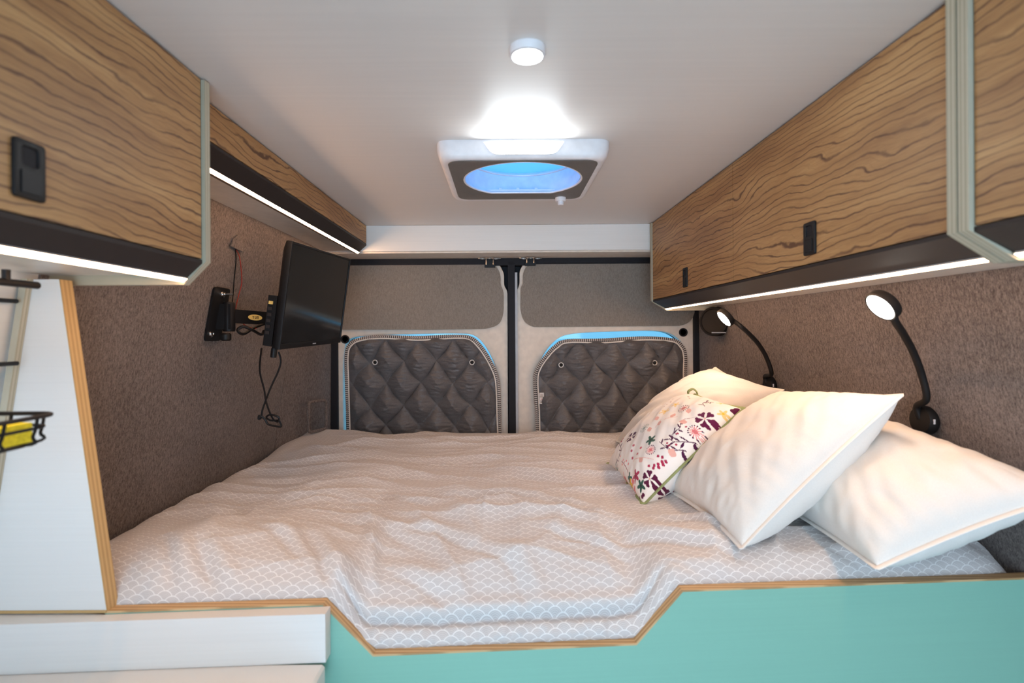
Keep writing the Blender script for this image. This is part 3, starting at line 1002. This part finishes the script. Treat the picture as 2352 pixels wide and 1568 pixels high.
# floral cushion: print is painted per vertex as flat cloth print
FC = [at(1478, 1158, 1.235), at(1398, 1072, 1.62), at(1592, 908, 1.585), at(1704, 940, 1.275)]
nF = 300
fr, bk, U, Vv, N = pillow_surface(FC, .080, .085, seed=51, k=.05, n=nF, wr=.004)
S = 20.5                       # half size in cm
# each motif of the print is placed by where it shows on the cloth
_du = np.gradient(fr, axis=0); _dv = np.gradient(fr, axis=1)
_nr = np.cross(_du, _dv); _nr /= np.linalg.norm(_nr, axis=-1, keepdims=True) + 1e-12
if (_nr[nF // 2, nF // 2] @ N) < 0: _nr = -_nr
_fac = (_nr * -fr).sum(-1) > .02
_ix = PX + FPX * fr[..., 0] / fr[..., 1]; _iy = PY - FPX * fr[..., 2] / fr[..., 1]
def W(zx, zy):
    px, py = 1370 + zx / 4.4806, 840 + zy / 4.48
    d_ = (_ix - px) ** 2 + (_iy - py) ** 2 + np.where(_fac, 0, 1e6)
    i_, j_ = np.unravel_index(np.argmin(d_), d_.shape)
    return U[i_, j_] * S, Vv[i_, j_] * S
BUR, PLUM, GRN, ROSE, PNK, PALE, YEL, SAGE = (.10, .010, .045), (.075, .012, .055), (.035, .105, .075), (.42, .030, .085), (.78, .22, .23), (.80, .44, .38), (.80, .50, .03), (.30, .40, .36)
def paint(us, vs, mirror=False):
    A = us * S; B = vs * S
    C = np.tile(np.array((.90, .86, .82)), (A.size, 1)).reshape(A.shape + (3,))
    def put(mask, c): C[mask] = c
    def loc(x, y, rot=0):
        dx, dy = A - x, B - y
        c_, s_ = math.cos(rot), math.sin(rot)
        return dx * c_ + dy * s_, -dx * s_ + dy * c_
    def hearts(x, y, R, col, n=5, rot=0., ctr=PALE):
        dx, dy = loc(x, y, rot); r = np.hypot(dx, dy); th = np.arctan2(dy, dx)
        w_ = 2 * math.pi / n; l = (th + w_ / 2) % w_ - w_ / 2
        a = r * np.cos(l); b = np.abs(r * np.sin(l))
        lobe = (a - .76 * R) ** 2 + (b - .175 * R) ** 2 < (.20 * R) ** 2
        tri = (a > .12 * R) & (a < .80 * R) & (b < (a - .12 * R) * .52) & (b < .36 * R)
        put(lobe | tri, col)
        put(r < R * .10, ctr)
    def bloom(x, y, R, col, n=5, rot=0., ctr=(.03, .03, .03)):
        dx, dy = loc(x, y, rot); r = np.hypot(dx, dy); th = np.arctan2(dy, dx)
        put(r < R * (.72 + .28 * np.cos(n * th)), col); put(r < R * .2, ctr)
    def burst(x, y, R, col, n=16, dot=True):
        dx, dy = loc(x, y, .1); r = np.hypot(dx, dy); th = np.arctan2(dy, dx)
        w_ = 2 * math.pi / n; l = (th + w_ / 2) % w_ - w_ / 2
        b = np.abs(r * np.sin(l))
        put((r > R * .3) & (r < R * .85) & (b < .09), col)
        put((r > R * .85) & (r < R * 1.05) & (b < .17), PLUM if dot else col)
        put(r < R * .3, tuple(x_ * .9 for x_ in col))
    def dot(x, y, R, col): 
        dx, dy = loc(x, y); put(dx ** 2 + dy ** 2 < R * R, col)
    def leaf(x, y, L, Wd, rot, col):
        dx, dy = loc(x, y, rot); t_ = dx / L
        put((t_ > 0) & (t_ < 1) & (np.abs(dy) < Wd * np.sin(np.clip(t_, 0, 1) * math.pi)), col)
    def stem(pts, wd, col):
        pts = smoothline([(p_[0], p_[1]) for p_ in pts], 6)
        for a, b in zip(pts[:-1], pts[1:]):
            d = b - a; L2 = d @ d + 1e-9
            t_ = np.clip(((A - a[0]) * d[0] + (B - a[1]) * d[1]) / L2, 0, 1)
            put(np.hypot(A - a[0] - t_ * d[0], B - a[1] - t_ * d[1]) < wd, col)
    def sprig(pts, col, nl=7, L=1.9, wd=.10, lw=.24, berries=None):
        stem(pts, wd, col)
        sp = smoothline(pts, 8)
        for i in range(nl):
            k = int((i + .6) / nl * (len(sp) - 2)); d = sp[k + 1] - sp[k]; a = math.atan2(d[1], d[0])
            sg = 1 if i % 2 else -1
            leaf(sp[k][0], sp[k][1], L, lw, a + sg * .75, col)
            if berries and i % 2 == 0:
                dot(sp[k][0] + 1.6 * math.cos(a - sg * 1.0), sp[k][1] + 1.6 * math.sin(a - sg * 1.0), .32, berries)
    # sprigs and stems first
    sprig([W(910, 890), W(800, 880), W(720, 860), W(640, 790)], PLUM, 6, 2.2, berries=ROSE)
    sprig([W(1020, 810), W(900, 790), W(790, 790), W(740, 760)], PLUM, 7, 2.4)
    sprig([W(780, 760), W(785, 700), W(850, 650), W(860, 600)], PLUM, 6, 1.9, berries=ROSE)
    stem([W(860, 600), W(900, 560), W(1020, 540)], .10, (.40, .25, .25))
    sprig([W(1110, 430), W(1090, 400), W(1140, 385), W(1200, 390)], PLUM, 4, 1.9)
    sprig([W(190, 1010), W(230, 930), W(240, 840), W(200, 780)], PLUM, 8, 1.8, berries=PNK)
    stem([W(370, 990), W(470, 950), W(580, 970)], .10, PALE)
    stem([W(315, 1110), W(290, 1040), W(250, 985)], .12, (.35, .10, .12))
    stem([W(690, 560), W(760, 540), W(830, 530)], .10, PALE)
    stem([W(600, 640), W(660, 560)], .10, PALE)
    for x, y in [(265, 975), (300, 985), (320, 1015), (255, 1020), (280, 1000)]: dot(*W(x, y), .35, PNK)
    for x, y, a in [(945, 500, .6), (930, 590, -.6), (755, 950, 1.2), (460, 1000, .2), (540, 690, .5), (640, 620, .5), (760, 545, 1.), (240, 790, .8), (620, 570, .3)]:
        wx_, wy_ = W(x, y); leaf(wx_, wy_, 2.6, .85, a, PALE)
    for x, y in [(625, 935), (670, 950), (665, 995), (705, 993), (625, 1020), (675, 1025), (585, 1035), (630, 1055), (580, 1060), (530, 1035)]: dot(*W(x, y), .42, ROSE)
    for x, y in [(375, 825), (355, 880), (410, 915), (365, 955), (450, 850)]: dot(*W(x, y), .5, (.55, .12, .16))
    for x, y in [(130, 1155), (470, 1335), (400, 1410), (460, 1355)]: dot(*W(x, y), .45, BUR)
    hearts(*W(1110, 555), 2.9, (.125, .012, .06), 5, .3)
    hearts(*W(540, 1170), 2.3, BUR, 5, .9)
    hearts(*W(350, 740), 2.7, PLUM, 5, .2)
    hearts(*W(325, 1345), 2.6, PNK, 5, .4)
    bloom(*W(550, 768), 2.1, GRN, 5, .3); bloom(*W(395, 1140), 2.0, ROSE, 5, .7, (.2, .01, .03)); bloom(*W(330, 1172), 1.8, GRN, 5, 0)
    bloom(*W(448, 1240), 1.8, GRN, 5, .4); bloom(*W(355, 1255), 1.7, YEL, 5, .1, (.4, .2, .01)); bloom(*W(283, 1240), 1.6, PNK, 5, .2, ROSE)
    bloom(*W(1300, 510), 1.5, (.80, .60, .25), 5, .2, YEL); bloom(*W(700, 480), 2.0, (.85, .66, .36), 5, 0, YEL); bloom(*W(1280, 400), 1.2, (.78, .68, .35), 5, 0, YEL)
    bloom(*W(240, 775), 1.5, ROSE, 4, .2, BUR); bloom(*W(810, 410), 1.6, (.85, .66, .36), 5, 0, YEL)
    burst(*W(1010, 690), 1.9, PNK); burst(*W(890, 450), 2.0, (.62, .18, .18)); burst(*W(550, 870), 1.7, PNK)
    burst(*W(485, 650), 2.0, SAGE, 14, False); burst(*W(210, 1085), 2.0, SAGE, 14, False)
    for x, y in [(780, 350), (760, 380), (740, 350), (700, 400), (720, 410), (690, 430), (940, 330), (955, 345), (680, 405)]: dot(*W(x, y), .28, (.40, .18, .16))
    for x, y in [(1405, 480), (1440, 465)]: dot(*W(x, y), .7, BUR)
    return C.reshape(-1, 3)
colF = paint(U, Vv)
colB = paint(U, Vv)
V = np.concatenate([fr.reshape(-1, 3), bk.reshape(-1, 3)])
F = gridF(nF, nF) + [f[::-1] for f in gridF(nF, nF, nF * nF)]
fl = thing('cushion', (V[:, 0].mean(), V[:, 1].mean(), V[:, 2].min()), 'white floral print cushion with green ribbon edge', 'cushion')
mk('cover', (V, F), M['floral'], fl, smooth=True, col=np.r_[colF, colB], angle=180)
mk('ribbon_edge', tube(border(fr, .003)[::3], .005, 8, closed=True, flat=(.0022, .0075)), M['green'], fl, smooth=True, angle=180)
cT = np.array(FC[2])
mk('corner_loop', tube(smoothline([cT + (-.012, 0, -.005), cT + (-.016, -.004, .012), cT + (-.002, -.006, .020), cT + (.010, -.006, .008), cT + (.012, 0, -.016)], 6), .004, 8, flat=(.0025, .007)), M['green'], fl, smooth=True)

# ------------------------------------------------------------------ quilted window covers
def inside(poly, x, z):
    r = np.zeros(x.shape, bool); n = len(poly); j = n - 1
    for i in range(n):
        xi, zi = poly[i]; xj, zj = poly[j]
        c = ((zi > z) != (zj > z)) & (x < (xj - xi) * (z - zi) / (zj - zi + 1e-12) + xi)
        r ^= c; j = i
    return r
covL = [(1100, 1085), (850, 1085), (812, 1075), (804, 1040), (800, 960), (797, 880), (796, 815), (805, 790), (830, 778), (880, 773), (960, 775), (1045, 772), (1082, 776), (1106, 797), (1128, 832), (1142, 865), (1146, 900), (1147, 960), (1148, 1040), (1138, 1075)]
covR = [(1520, 1085), (1290, 1085), (1246, 1075), (1237, 1040), (1233, 950), (1229, 880), (1233, 850), (1253, 818), (1275, 795), (1300, 783), (1380, 781), (1480, 776), (1545, 781), (1565, 794), (1573, 815), (1573, 860), (1573, 960), (1570, 1040), (1560, 1075)]
snaps = {0: [(861, 832), (1084, 832)], 1: [(1289, 838), (1504, 833)]}
YC = BACK - .022
def quilt(idx, cov, label):
    pts = [pz(p_[0], p_[1], YC) for p_ in smoothline(cov, 6, closed=True)]
    # keep the foot of the outline straight
    arr = np.array(pts); cx, cz = arr[:, 0].mean(), -.18
    m = 150
    x0, x1, z0, z1 = arr[:, 0].min(), arr[:, 0].max(), arr[:, 1].min(), arr[:, 1].max()
    # radial grid: rings shrink to the centre so the rim is exact
    rim = arr[::1]; nr = 130
    n = len(rim) * 3
    rimf = np.array(smoothline([tuple(p_) for p_ in rim], 5, closed=True)); n = len(rimf)
    V = []
    sp = .147
    tt = (1 - np.linspace(0, 1, nr) ** 1.0)
    R_, A_ = np.meshgrid(1 - tt * .985, np.arange(n), indexing='ij')
    px_ = cx + (rimf[None, :, 0] - cx) * R_; pz_ = cz + (rimf[None, :, 1] - cz) * R_
    ox = pz(965 if idx == 0 else 1407, 880, YC)
    a = (px_ - ox[0]) / sp; b = (pz_ - ox[1]) / (sp * 1.28)
    w1 = .10 * pn(px_ * 9, pz_ * 9, 60 + idx); w2 = .10 * pn(px_ * 9, pz_ * 9, 63 + idx)
    d1 = np.abs(((a + b + w1 + .5) % 1) - .5) * 2; d2 = np.abs(((a - b + w2 + .5) % 1) - .5) * 2
    puff = (np.clip(d1, 0, 1) ** .5) * (np.clip(d2, 0, 1) ** .5)
    edge = np.clip((1 - R_) / .13, 0, 1) ** .8
    h = .040 * puff * edge + .0030 * pn(px_ * 16, pz_ * 75, 66 + idx) * puff * edge + .003 * pn(px_ * 40, pz_ * 120, 68 + idx) * puff * edge + .004 * edge
    for (sx, sy) in snaps[idx]:
        s_ = pz(sx, sy, YC); dd = np.hypot(px_ - s_[0], pz_ - s_[1]); h *= 1 - .75 * np.exp(-(dd / .018) ** 2)
    V = np.stack([px_, YC - h, pz_], -1).reshape(-1, 3)
    F = []
    for i in range(nr - 1):
        for k in range(n):
            F.append([i * n + k, i * n + (k + 1) % n, (i + 1) * n + (k + 1) % n, (i + 1) * n + k])
    F.append(list(range(n)))
    Vb = np.c_[rimf[:, 0], np.full(n, YC + .008), rimf[:, 1]]
    off = len(V); V = np.r_[V, Vb]; L = (nr - 1) * n
    F += [[L + k, L + (k + 1) % n, off + (k + 1) % n, off + k] for k in range(n)]
    F.append([off + k for k in range(n)][::-1])
    r = thing('window_cover', (cx, YC, arr[:, 1].min()), label, 'window cover', 'quilted rear window covers')
    mk('quilted_panel', (V, F), M['quilt'], r, smooth=True, angle=80)
    # binding: zigzag stitched band, flat section, uv along the length
    P3 = [(p_[0], YC - .006, p_[1]) for p_ in rimf]
    Vt, Ft = tube(P3, .008, 10, closed=True, flat=(.0075, .0042))
    L_ = np.r_[0, np.cumsum(np.linalg.norm(np.diff(np.r_[rimf, rimf[:1]], axis=0), axis=1))]
    uvb = np.array([(L_[i] / .0085, k / 10) for i in range(n) for k in range(10)])
    mk('binding', (Vt, Ft), M['binding'], r, smooth=True, uv=uvb)
    ctr = np.array((cx, cz)); inn_ = []
    for p_ in rimf:
        d = ctr - p_; inn_.append((p_[0] + d[0] / np.linalg.norm(d) * .0115, YC - .0150, p_[1] + d[1] / np.linalg.norm(d) * .0115))
    mk('inner_piping', tube(inn_, .0030, 8, closed=True), M['piping'], r, smooth=True)
    for sx, sy in snaps[idx]:
        s_ = at(sx, sy, YC - .024)
        sn = mk('snap_button', lathe((s_[0], s_[1] + .004, s_[2]), (0, -1, 0), [(.0115, 0), (.0115, .003), (.0100, .0042), (.0082, .003), (.0080, .001)], 24, True, True), M['snapring'], r, smooth=True)
        mk('snap_centre', lathe((s_[0], s_[1] + .004, s_[2]), (0, -1, 0), [(.0080, .0012), (.0055, .0022), (.0020, .0050)], 16), M['blackp'], sn, smooth=True)
    return r
quilt(0, covL, 'grey quilted window cover on the left rear door, by the television')
qr = quilt(1, covR, 'grey quilted window cover on the right rear door, behind the pillows')
lc = at(1244, 914, YC - .018)
lb = mk('care_label', box(lc[0] - .010, lc[0] + .010, lc[1] - .004, lc[1] - .0025, lc[2] - .024, lc[2] + .024), M['labelwhite'], qr)
for i, (dz, w_) in enumerate([(.014, .006), (.006, .007), (-.004, .003), (-.012, .007), (-.018, .006)]):
    mk('label_print', box(lc[0] - w_, lc[0] + w_, lc[1] - .0046, lc[1] - .0039, lc[2] + dz - .0014, lc[2] + dz + .0014), M['ink'] if i != 2 else M['red'], lb)

# ------------------------------------------------------------------ television, bracket, cables
TL, BL, TR, BR = [np.array(p_) for p_ in (at(672, 553, 1.45), at(641, 804, 1.45), at(809, 596, 1.89), at(779, 786, 1.89))]
tc = (TL + BL + TR + BR) / 4
tU = (TR - TL) + (BR - BL); W_ = np.linalg.norm(tU) / 2; tU /= np.linalg.norm(tU)
tV = (TL - BL) + (TR - BR); H_ = np.linalg.norm(tV) / 2; tV -= tU * (tV @ tU); tV /= np.linalg.norm(tV)
tN = np.cross(tU, tV)
def TVX(VF):
    V, F = VF
    return np.array([tc + tU * v[0] + tV * v[1] + tN * v[2] for v in np.asarray(V)]), F
tv = thing('television', tuple(tc - tV * H_ / 2 - tN * .02), 'small black flat television on a wall arm under the left light strip', 'television')
hw, hh = W_ / 2, H_ / 2
mk('bezel', TVX(holed([(-hw, -hh), (hw, -hh), (hw, hh), (-hw, hh)], [[(-hw + .007, -hh + .016), (hw - .007, -hh + .016), (hw - .007, hh - .007), (-hw + .007, hh - .007)]], -.014, .0005, 'z', .0008)), M['blackp'], tv, smooth=True)
mk('screen', TVX(box(-hw + .006, hw - .006, -hh + .015, hh - .006, -.010, -.002)), M['screen'], tv)
back = []
for sx, sy0, sy1, d in [(1, -1, 1, -.012), (.99, -.99, .99, -.018), (.93, -.97, .86, -.030), (.90, -.95, .80, -.034)]:
    back.append([(hw * sx * a, hh * (sy1 if b > 0 else sy0) * abs(b), d) for a, b in ((-1, -1), (1, -1), (1, 1), (-1, 1))])
mk('back_shell', TVX(loft(back, True, True)), M['blackp'], tv, smooth=True)
mk('electronics_box', TVX(box(-hw + .012, hw - .06, -hh + .004, -.005, -.056, -.030, .006)), M['blackp'], tv, smooth=True)
for i in range(6):
    mk('port', TVX(box(-hw + .0095, -hw + .0125, -.03 - i * .017, -.021 - i * .017, -.052, -.040, .001)), M['black'] if i else M['sticker'], tv)
mk('power_plug', TVX(lathe((-hw + .030, -hh - .028, -.030), (0, 1, 0), [(.008, 0), (.0085, .004), (.0085, .024), (.007, .028), (.007, .04)], 16)), M['blackp'], tv, smooth=True)
mk('maker_mark', TVX(box(-.012, .012, -hh + .006, -hh + .009, .0002, .0009)), M['greystrip'], tv)

br = thing('wall_bracket', (wall_x(.06) + .003, 1.44, -.012), 'black swivel wall bracket with yellow oval sticker holding the television', 'bracket')
pt, pb = at(493, 656, 1.44), at(488, 779, 1.42)
wxp = wall_x(.06) + .002
def onwall(y, z, d): return (wall_x(z) + d, y, z)
plate = roundpoly([(1.400, -.014), (1.475, -.014), (1.475, .132), (1.395, .132)], .012)
V = [onwall(p_[0], p_[1], d) for d in (.001, .007) for p_ in plate]; n = len(plate)
mk('wall_plate', (np.array(V), [list(range(n)), [n + k for k in range(n)][::-1]] + [[k, n + k, n + (k + 1) % n, (k + 1) % n] for k in range(n)]), M['blackp'], br)
hx = wall_x(.06) + .030
mk('swivel_post', cat(lathe((hx, 1.45, .012), (0, 0, 1), [(.014, 0), (.016, .004), (.016, .078), (.014, .082)], 20), box(hx - .030, hx + .010, 1.435, 1.465, .018, .088, .003)), M['blackp'], br, smooth=True)
mk('lower_knob', lathe((hx - .004, 1.44, -.004), (0, 0, -1), [(.010, -.012), (.014, -.008), (.014, .006), (.010, .010)], 16), M['blackp'], br, smooth=True)
aend = tc - tN * .064
a0, a1 = np.array((hx + .004, 1.45, .055)), np.array((aend[0] - .018, aend[1] - .03, .048))
d = a1 - a0; d /= np.linalg.norm(d); sd = np.array((-d[1], d[0], 0)); sd /= np.linalg.norm(sd)
def arm(VF):
    V, F = VF
    return np.array([a0 + d * v[0] + sd * v[1] + np.array((0, 0, 1)) * v[2] for v in np.asarray(V)]), F
Ln = np.linalg.norm(a1 - a0)
mk('arm', arm(box(0, Ln, -.009, .009, -.019, .019, .004)), M['blackp'], br, smooth=True)
ovp = [(Ln * .34 + .024 * math.cos(t_), .0085 * math.sin(t_)) for t_ in np.linspace(0, 2 * math.pi, 33)[:-1]]
Vs, Fs = prism(ovp, 'y', -.0098, -.0088)
stk = mk('sticker', arm((Vs, Fs)), M['sticker'], br)
def letters(pl): return cat(*[box(x0, x1, -.0103, -.0097, z0, z1) for x0, x1, z0, z1 in pl])
cxs = Ln * .34
mk('sticker_letters', arm(letters([(cxs - .010, cxs - .004, .002, .0038), (cxs - .008, cxs - .006, -.004, .002), (cxs - .002, cxs - .0004, -.004, .0038), (cxs + .002, cxs + .0036, -.004, .0038), (cxs - .002, cxs + .0036, -.004, -.0024), (cxs + .006, cxs + .0075, -.004, .0038), (cxs + .0095, cxs + .011, -.004, .0038), (cxs + .006, cxs + .011, .002, .0038)])), M['ink'], stk)
mk('tilt_head', cat(TVX(box(-.05, .05, -.055, .065, -.066, -.057, .003)), TVX(lathe((-.03, .0, -.09), (0, 1, 0), [(.014, -.035), (.014, .035)], 16)), TVX(box(-.045, -.015, -.02, .02, -.092, -.06, .002))), M['blackp'], br, smooth=True)
for yy, zz, ln in ((1.44, .115, .030), (1.42, .006, .006)):
    b0 = onwall(yy, zz, .006)
    mk('bolt', cat(lathe(b0, (1, 0, 0), [(.010, 0), (.010, .002), (.006, .0025), (.006, .007), (.003, .0072), (.003, ln)], 12)), M['steel'], br, smooth=True)

def cable(name, pts, r, mat, label, n=8):
    o = mk(name, tube(smoothline(pts, n), r, 6), mat, smooth=True)
    return tag(o, label, 'cable')
cable('power_cable', [at(640, 808, 1.50), at(645, 828, 1.50), at(640, 850, 1.50), at(624, 885, 1.49), at(612, 915, 1.48), at(603, 940, 1.47), at(600, 958, 1.47), at(594, 962, 1.47), at(596, 954, 1.468), at(608, 962, 1.47), at(616, 974, 1.47), at(632, 978, 1.47), at(646, 979, 1.47), at(640, 966, 1.475), at(622, 965, 1.48), at(612, 958, 1.472), at(622, 952, 1.465), at(640, 958, 1.465), at(638, 968, 1.468), at(626, 960, 1.47), at(612, 925, 1.476), at(607, 895, 1.47), at(598, 860, 1.48), at(597, 835, 1.50), at(601, 800, 1.53)], .0028, M['blackp'], 'thin black cable dangling in a knot below the television', 8)
yw = 1.52
def wpt(px, py, d=.004):
    # point on the felt wall seen at this pixel
    Y = 1.4
    for _ in range(30):
        p_ = at(px, py, Y); Y *= (wall_x(p_[2]) + d) / p_[0]
    return at(px, py, Y)
cable('black_wire', [wpt(541, 572), wpt(542, 600), wpt(538, 640), wpt(536, 670), wpt(533, 700), wpt(531, 720)], .0016, M['blackp'], 'thin black wire hanging straight from the felt wall behind the bracket')
cable('red_wire', [wpt(543, 574), wpt(550, 590), wpt(554, 620), wpt(555, 650), wpt(549, 675), wpt(543, 700), wpt(541, 720), wpt(552, 738, .03), wpt(570, 750, .06), wpt(588, 754, .09)], .0012, M['red'], 'thin red wire hanging from the felt wall down behind the bracket')
cable('coiled_cable', [at(612, 742, 1.56), at(585, 752, 1.50), at(562, 766, 1.46), at(550, 764, 1.44), at(547, 756, 1.44), at(560, 750, 1.45), at(580, 758, 1.47), at(600, 768, 1.53), at(606, 760, 1.56)], .0042, M['blackp'], 'thick black cable looped beside the wall bracket')
fp = [wpt(528, 565, .003), wpt(556, 578, .006), wpt(560, 560, .002), wpt(545, 540, .002), wpt(534, 548, .002)]
fp2 = [(p_[0] + .004, p_[1] - .001, p_[2]) for p_ in fp]
mk('felt_flap', (np.array(fp + fp2), [list(range(5)), list(range(9, 4, -1))] + [[k, 5 + k, 5 + (k + 1) % 5, (k + 1) % 5] for k in range(5)]), M['felt_l'], wl)

# ------------------------------------------------------------------ reading lamps on the right wall
def wpr(px, py, d=.0):
    Y = 1.2
    for _ in range(40):
        p_ = at(px, py, Y); Y *= (wall_xr(p_[2]) - d) / p_[0]
    return np.array(at(px, py, Y))
def lamp(base_px, neck_px, head_px, head_x, label):
    b = wpr(*base_px)
    r = thing('reading_lamp', tuple(b), label, 'lamp', 'gooseneck reading lamps on the felt wall')
    mk('base', lathe(b, (-1, 0, .05), [(.029, .0), (.031, .004), (.031, .016), (.028, .021), (.010, .024)], 32), M['lampblack'], r, smooth=True)
    h = np.array(at(*head_px, head_x * FPX / (head_px[0] - PX)))
    npts = [b + (-.020, 0, .004), b + (-.026, 0, .030)]
    for i, (q, f) in enumerate(neck_px):
        xx = (b[0] - .03) * (1 - f) + (h[0] + .016) * f
        npts.append(np.array(at(*q, xx * FPX / (q[0] - PX))))
    nm = np.array((-.80, 0.0, -.60)); nm /= np.linalg.norm(nm)
    npts.append(h - nm * .012 + np.array((.012, 0, -.010)))
    npts.append(h - nm * .010)
    mk('gooseneck', tube(smoothline(npts, 8), .0068, 12), M['lampblack'], r, smooth=True)
    hd = mk('head', lathe(h, nm, [(.018, -.016), (.029, -.014), (.0315, -.010), (.0315, .002), (.030, .0035), (.0285, .0025), (.0285, 0)], 40, True, True), M['lampblack'], r, smooth=True)
    glow(mk('lens', lathe(h, nm, [(.0283, .0005), (.0283, .0022), (.0275, .0026)], 24), M['plastic_w'], hd), M['lampled'], nm)
    mk('sensor_dot', lathe(h, nm, [(.0018, .0026), (.0018, .0036)], 10), M['blackp'], hd)
    mk('usb_port', box(b[0] - .016, b[0] - .012, b[1] - .0314, b[1] - .029, b[2] - .003, b[2] + .007, .0006), M['plastic_w'], r)
    return r
lamp((2134, 965), [((2128, 915), .0), ((2117, 860), .12), ((2096, 805), .35), ((2074, 765), .62), ((2055, 735), .9)], (2024, 704), .705, 'black gooseneck reading lamp with glowing head nearest the right edge')
lamp((1775, 884), [((1772, 858), .05), ((1760, 820), .2), ((1742, 790), .42), ((1722, 768), .66), ((1700, 748), .9)], (1664, 731), .70, 'black gooseneck reading lamp with glowing head in front of the round speaker')

# round speaker on the right trim
sc_ = np.array(at(1639, 738, 2.06))
ax = Vector((-.72, -.69, 0)).normalized()
sp = thing('speaker', tuple(sc_), 'round black speaker on the felt trim behind the far reading lamp', 'speaker')
mk('housing', lathe(sc_, ax, [(.058, -.08), (.058, .0), (.056, .004), (.050, .005), (.047, .001), (.010, -.004)], 40), M['lampblack'], sp, smooth=True)
mk('reflective_tab', box(sc_[0] - .028, sc_[0] + .026, sc_[1] - .052, sc_[1] - .050, sc_[2] - .046, sc_[2] - .042), M['greystrip'], sp)

# ------------------------------------------------------------------ kitchen bits at the left edge
rk = thing('wire_basket', (-.66, .60, -.135), 'black wire basket on the white wall holding a yellow sponge', 'basket')
bx0, bx1, by0, by1, bz0, bz1 = -.80, -.572, .40, .672, -.133, -.098
def loop4(x0, x1, y0, y1, z, r=.025): 
    return [(x, y, z) for x, y in roundpoly([(x0, y0), (x1, y0), (x1, y1), (x0, y1)], r, 6)]
mk('rim', tube(loop4(bx0, bx1, by0, by1, bz1), .0028, 8, closed=True), M['blackp'], rk, smooth=True)
mk('lower_rim', tube(loop4(bx0 + .006, bx1 - .004, by0 + .006, by1 - .006, bz1 - .014), .0020, 8, closed=True), M['blackp'], rk, smooth=True)
mk('base_loop', tube(loop4(bx0 + .012, bx1 - .016, by0 + .015, by1 - .016, bz0), .0022, 8, closed=True), M['blackp'], rk, smooth=True)
for i in range(6):
    y = by0 + .03 + i * .042
    mk('wire', tube(smoothline([(bx1, y, bz1), (bx1 - .006, y, bz0 + .012), (bx1 - .022, y, bz0), (bx0 + .02, y, bz0), (bx0, y, bz1)], 5), .0020, 6), M['blackp'], rk, smooth=True)
for i in range(5):
    x = bx0 + .04 + i * .042
    mk('wire', tube(smoothline([(x, by1, bz1), (x, by1 - .006, bz0 + .012), (x, by1 - .022, bz0), (x, by0 + .02, bz0), (x, by0, bz1)], 5), .0020, 6), M['blackp'], rk, smooth=True)
for z in (.058, -.042):
    mk('wall_bar', tube([(-.789 + .004, .40, z), (-.789 + .004, .842, z)], .0035, 8), M['blackp'], rk, smooth=True)
for y in (.43,):
    mk('hanger', tube([(-.788, y, .075), (-.788, y, -.10)], .003, 8), M['blackp'], rk, smooth=True)
s_ = mk('sponge', box(-.70, -.588, .53, .650, -.1300, -.106, .006, 3), M['sponge'], smooth=True)
tag(s_, 'yellow sponge lying in the black wire basket', 'sponge')
rl = mk('towel_rail', cat(tube([(-.705, .30, .078), (-.705, .790, .078)], .0055, 10), tube([(-.705, .45, .078), (-.705, .45, .096)], .005, 8), tube([(-.705, .74, .078), (-.705, .74, .096)], .005, 8)), M['blackp'], smooth=True)
tag(rl, 'black rail under the left overhead cabinet at the photo edge', 'rail')
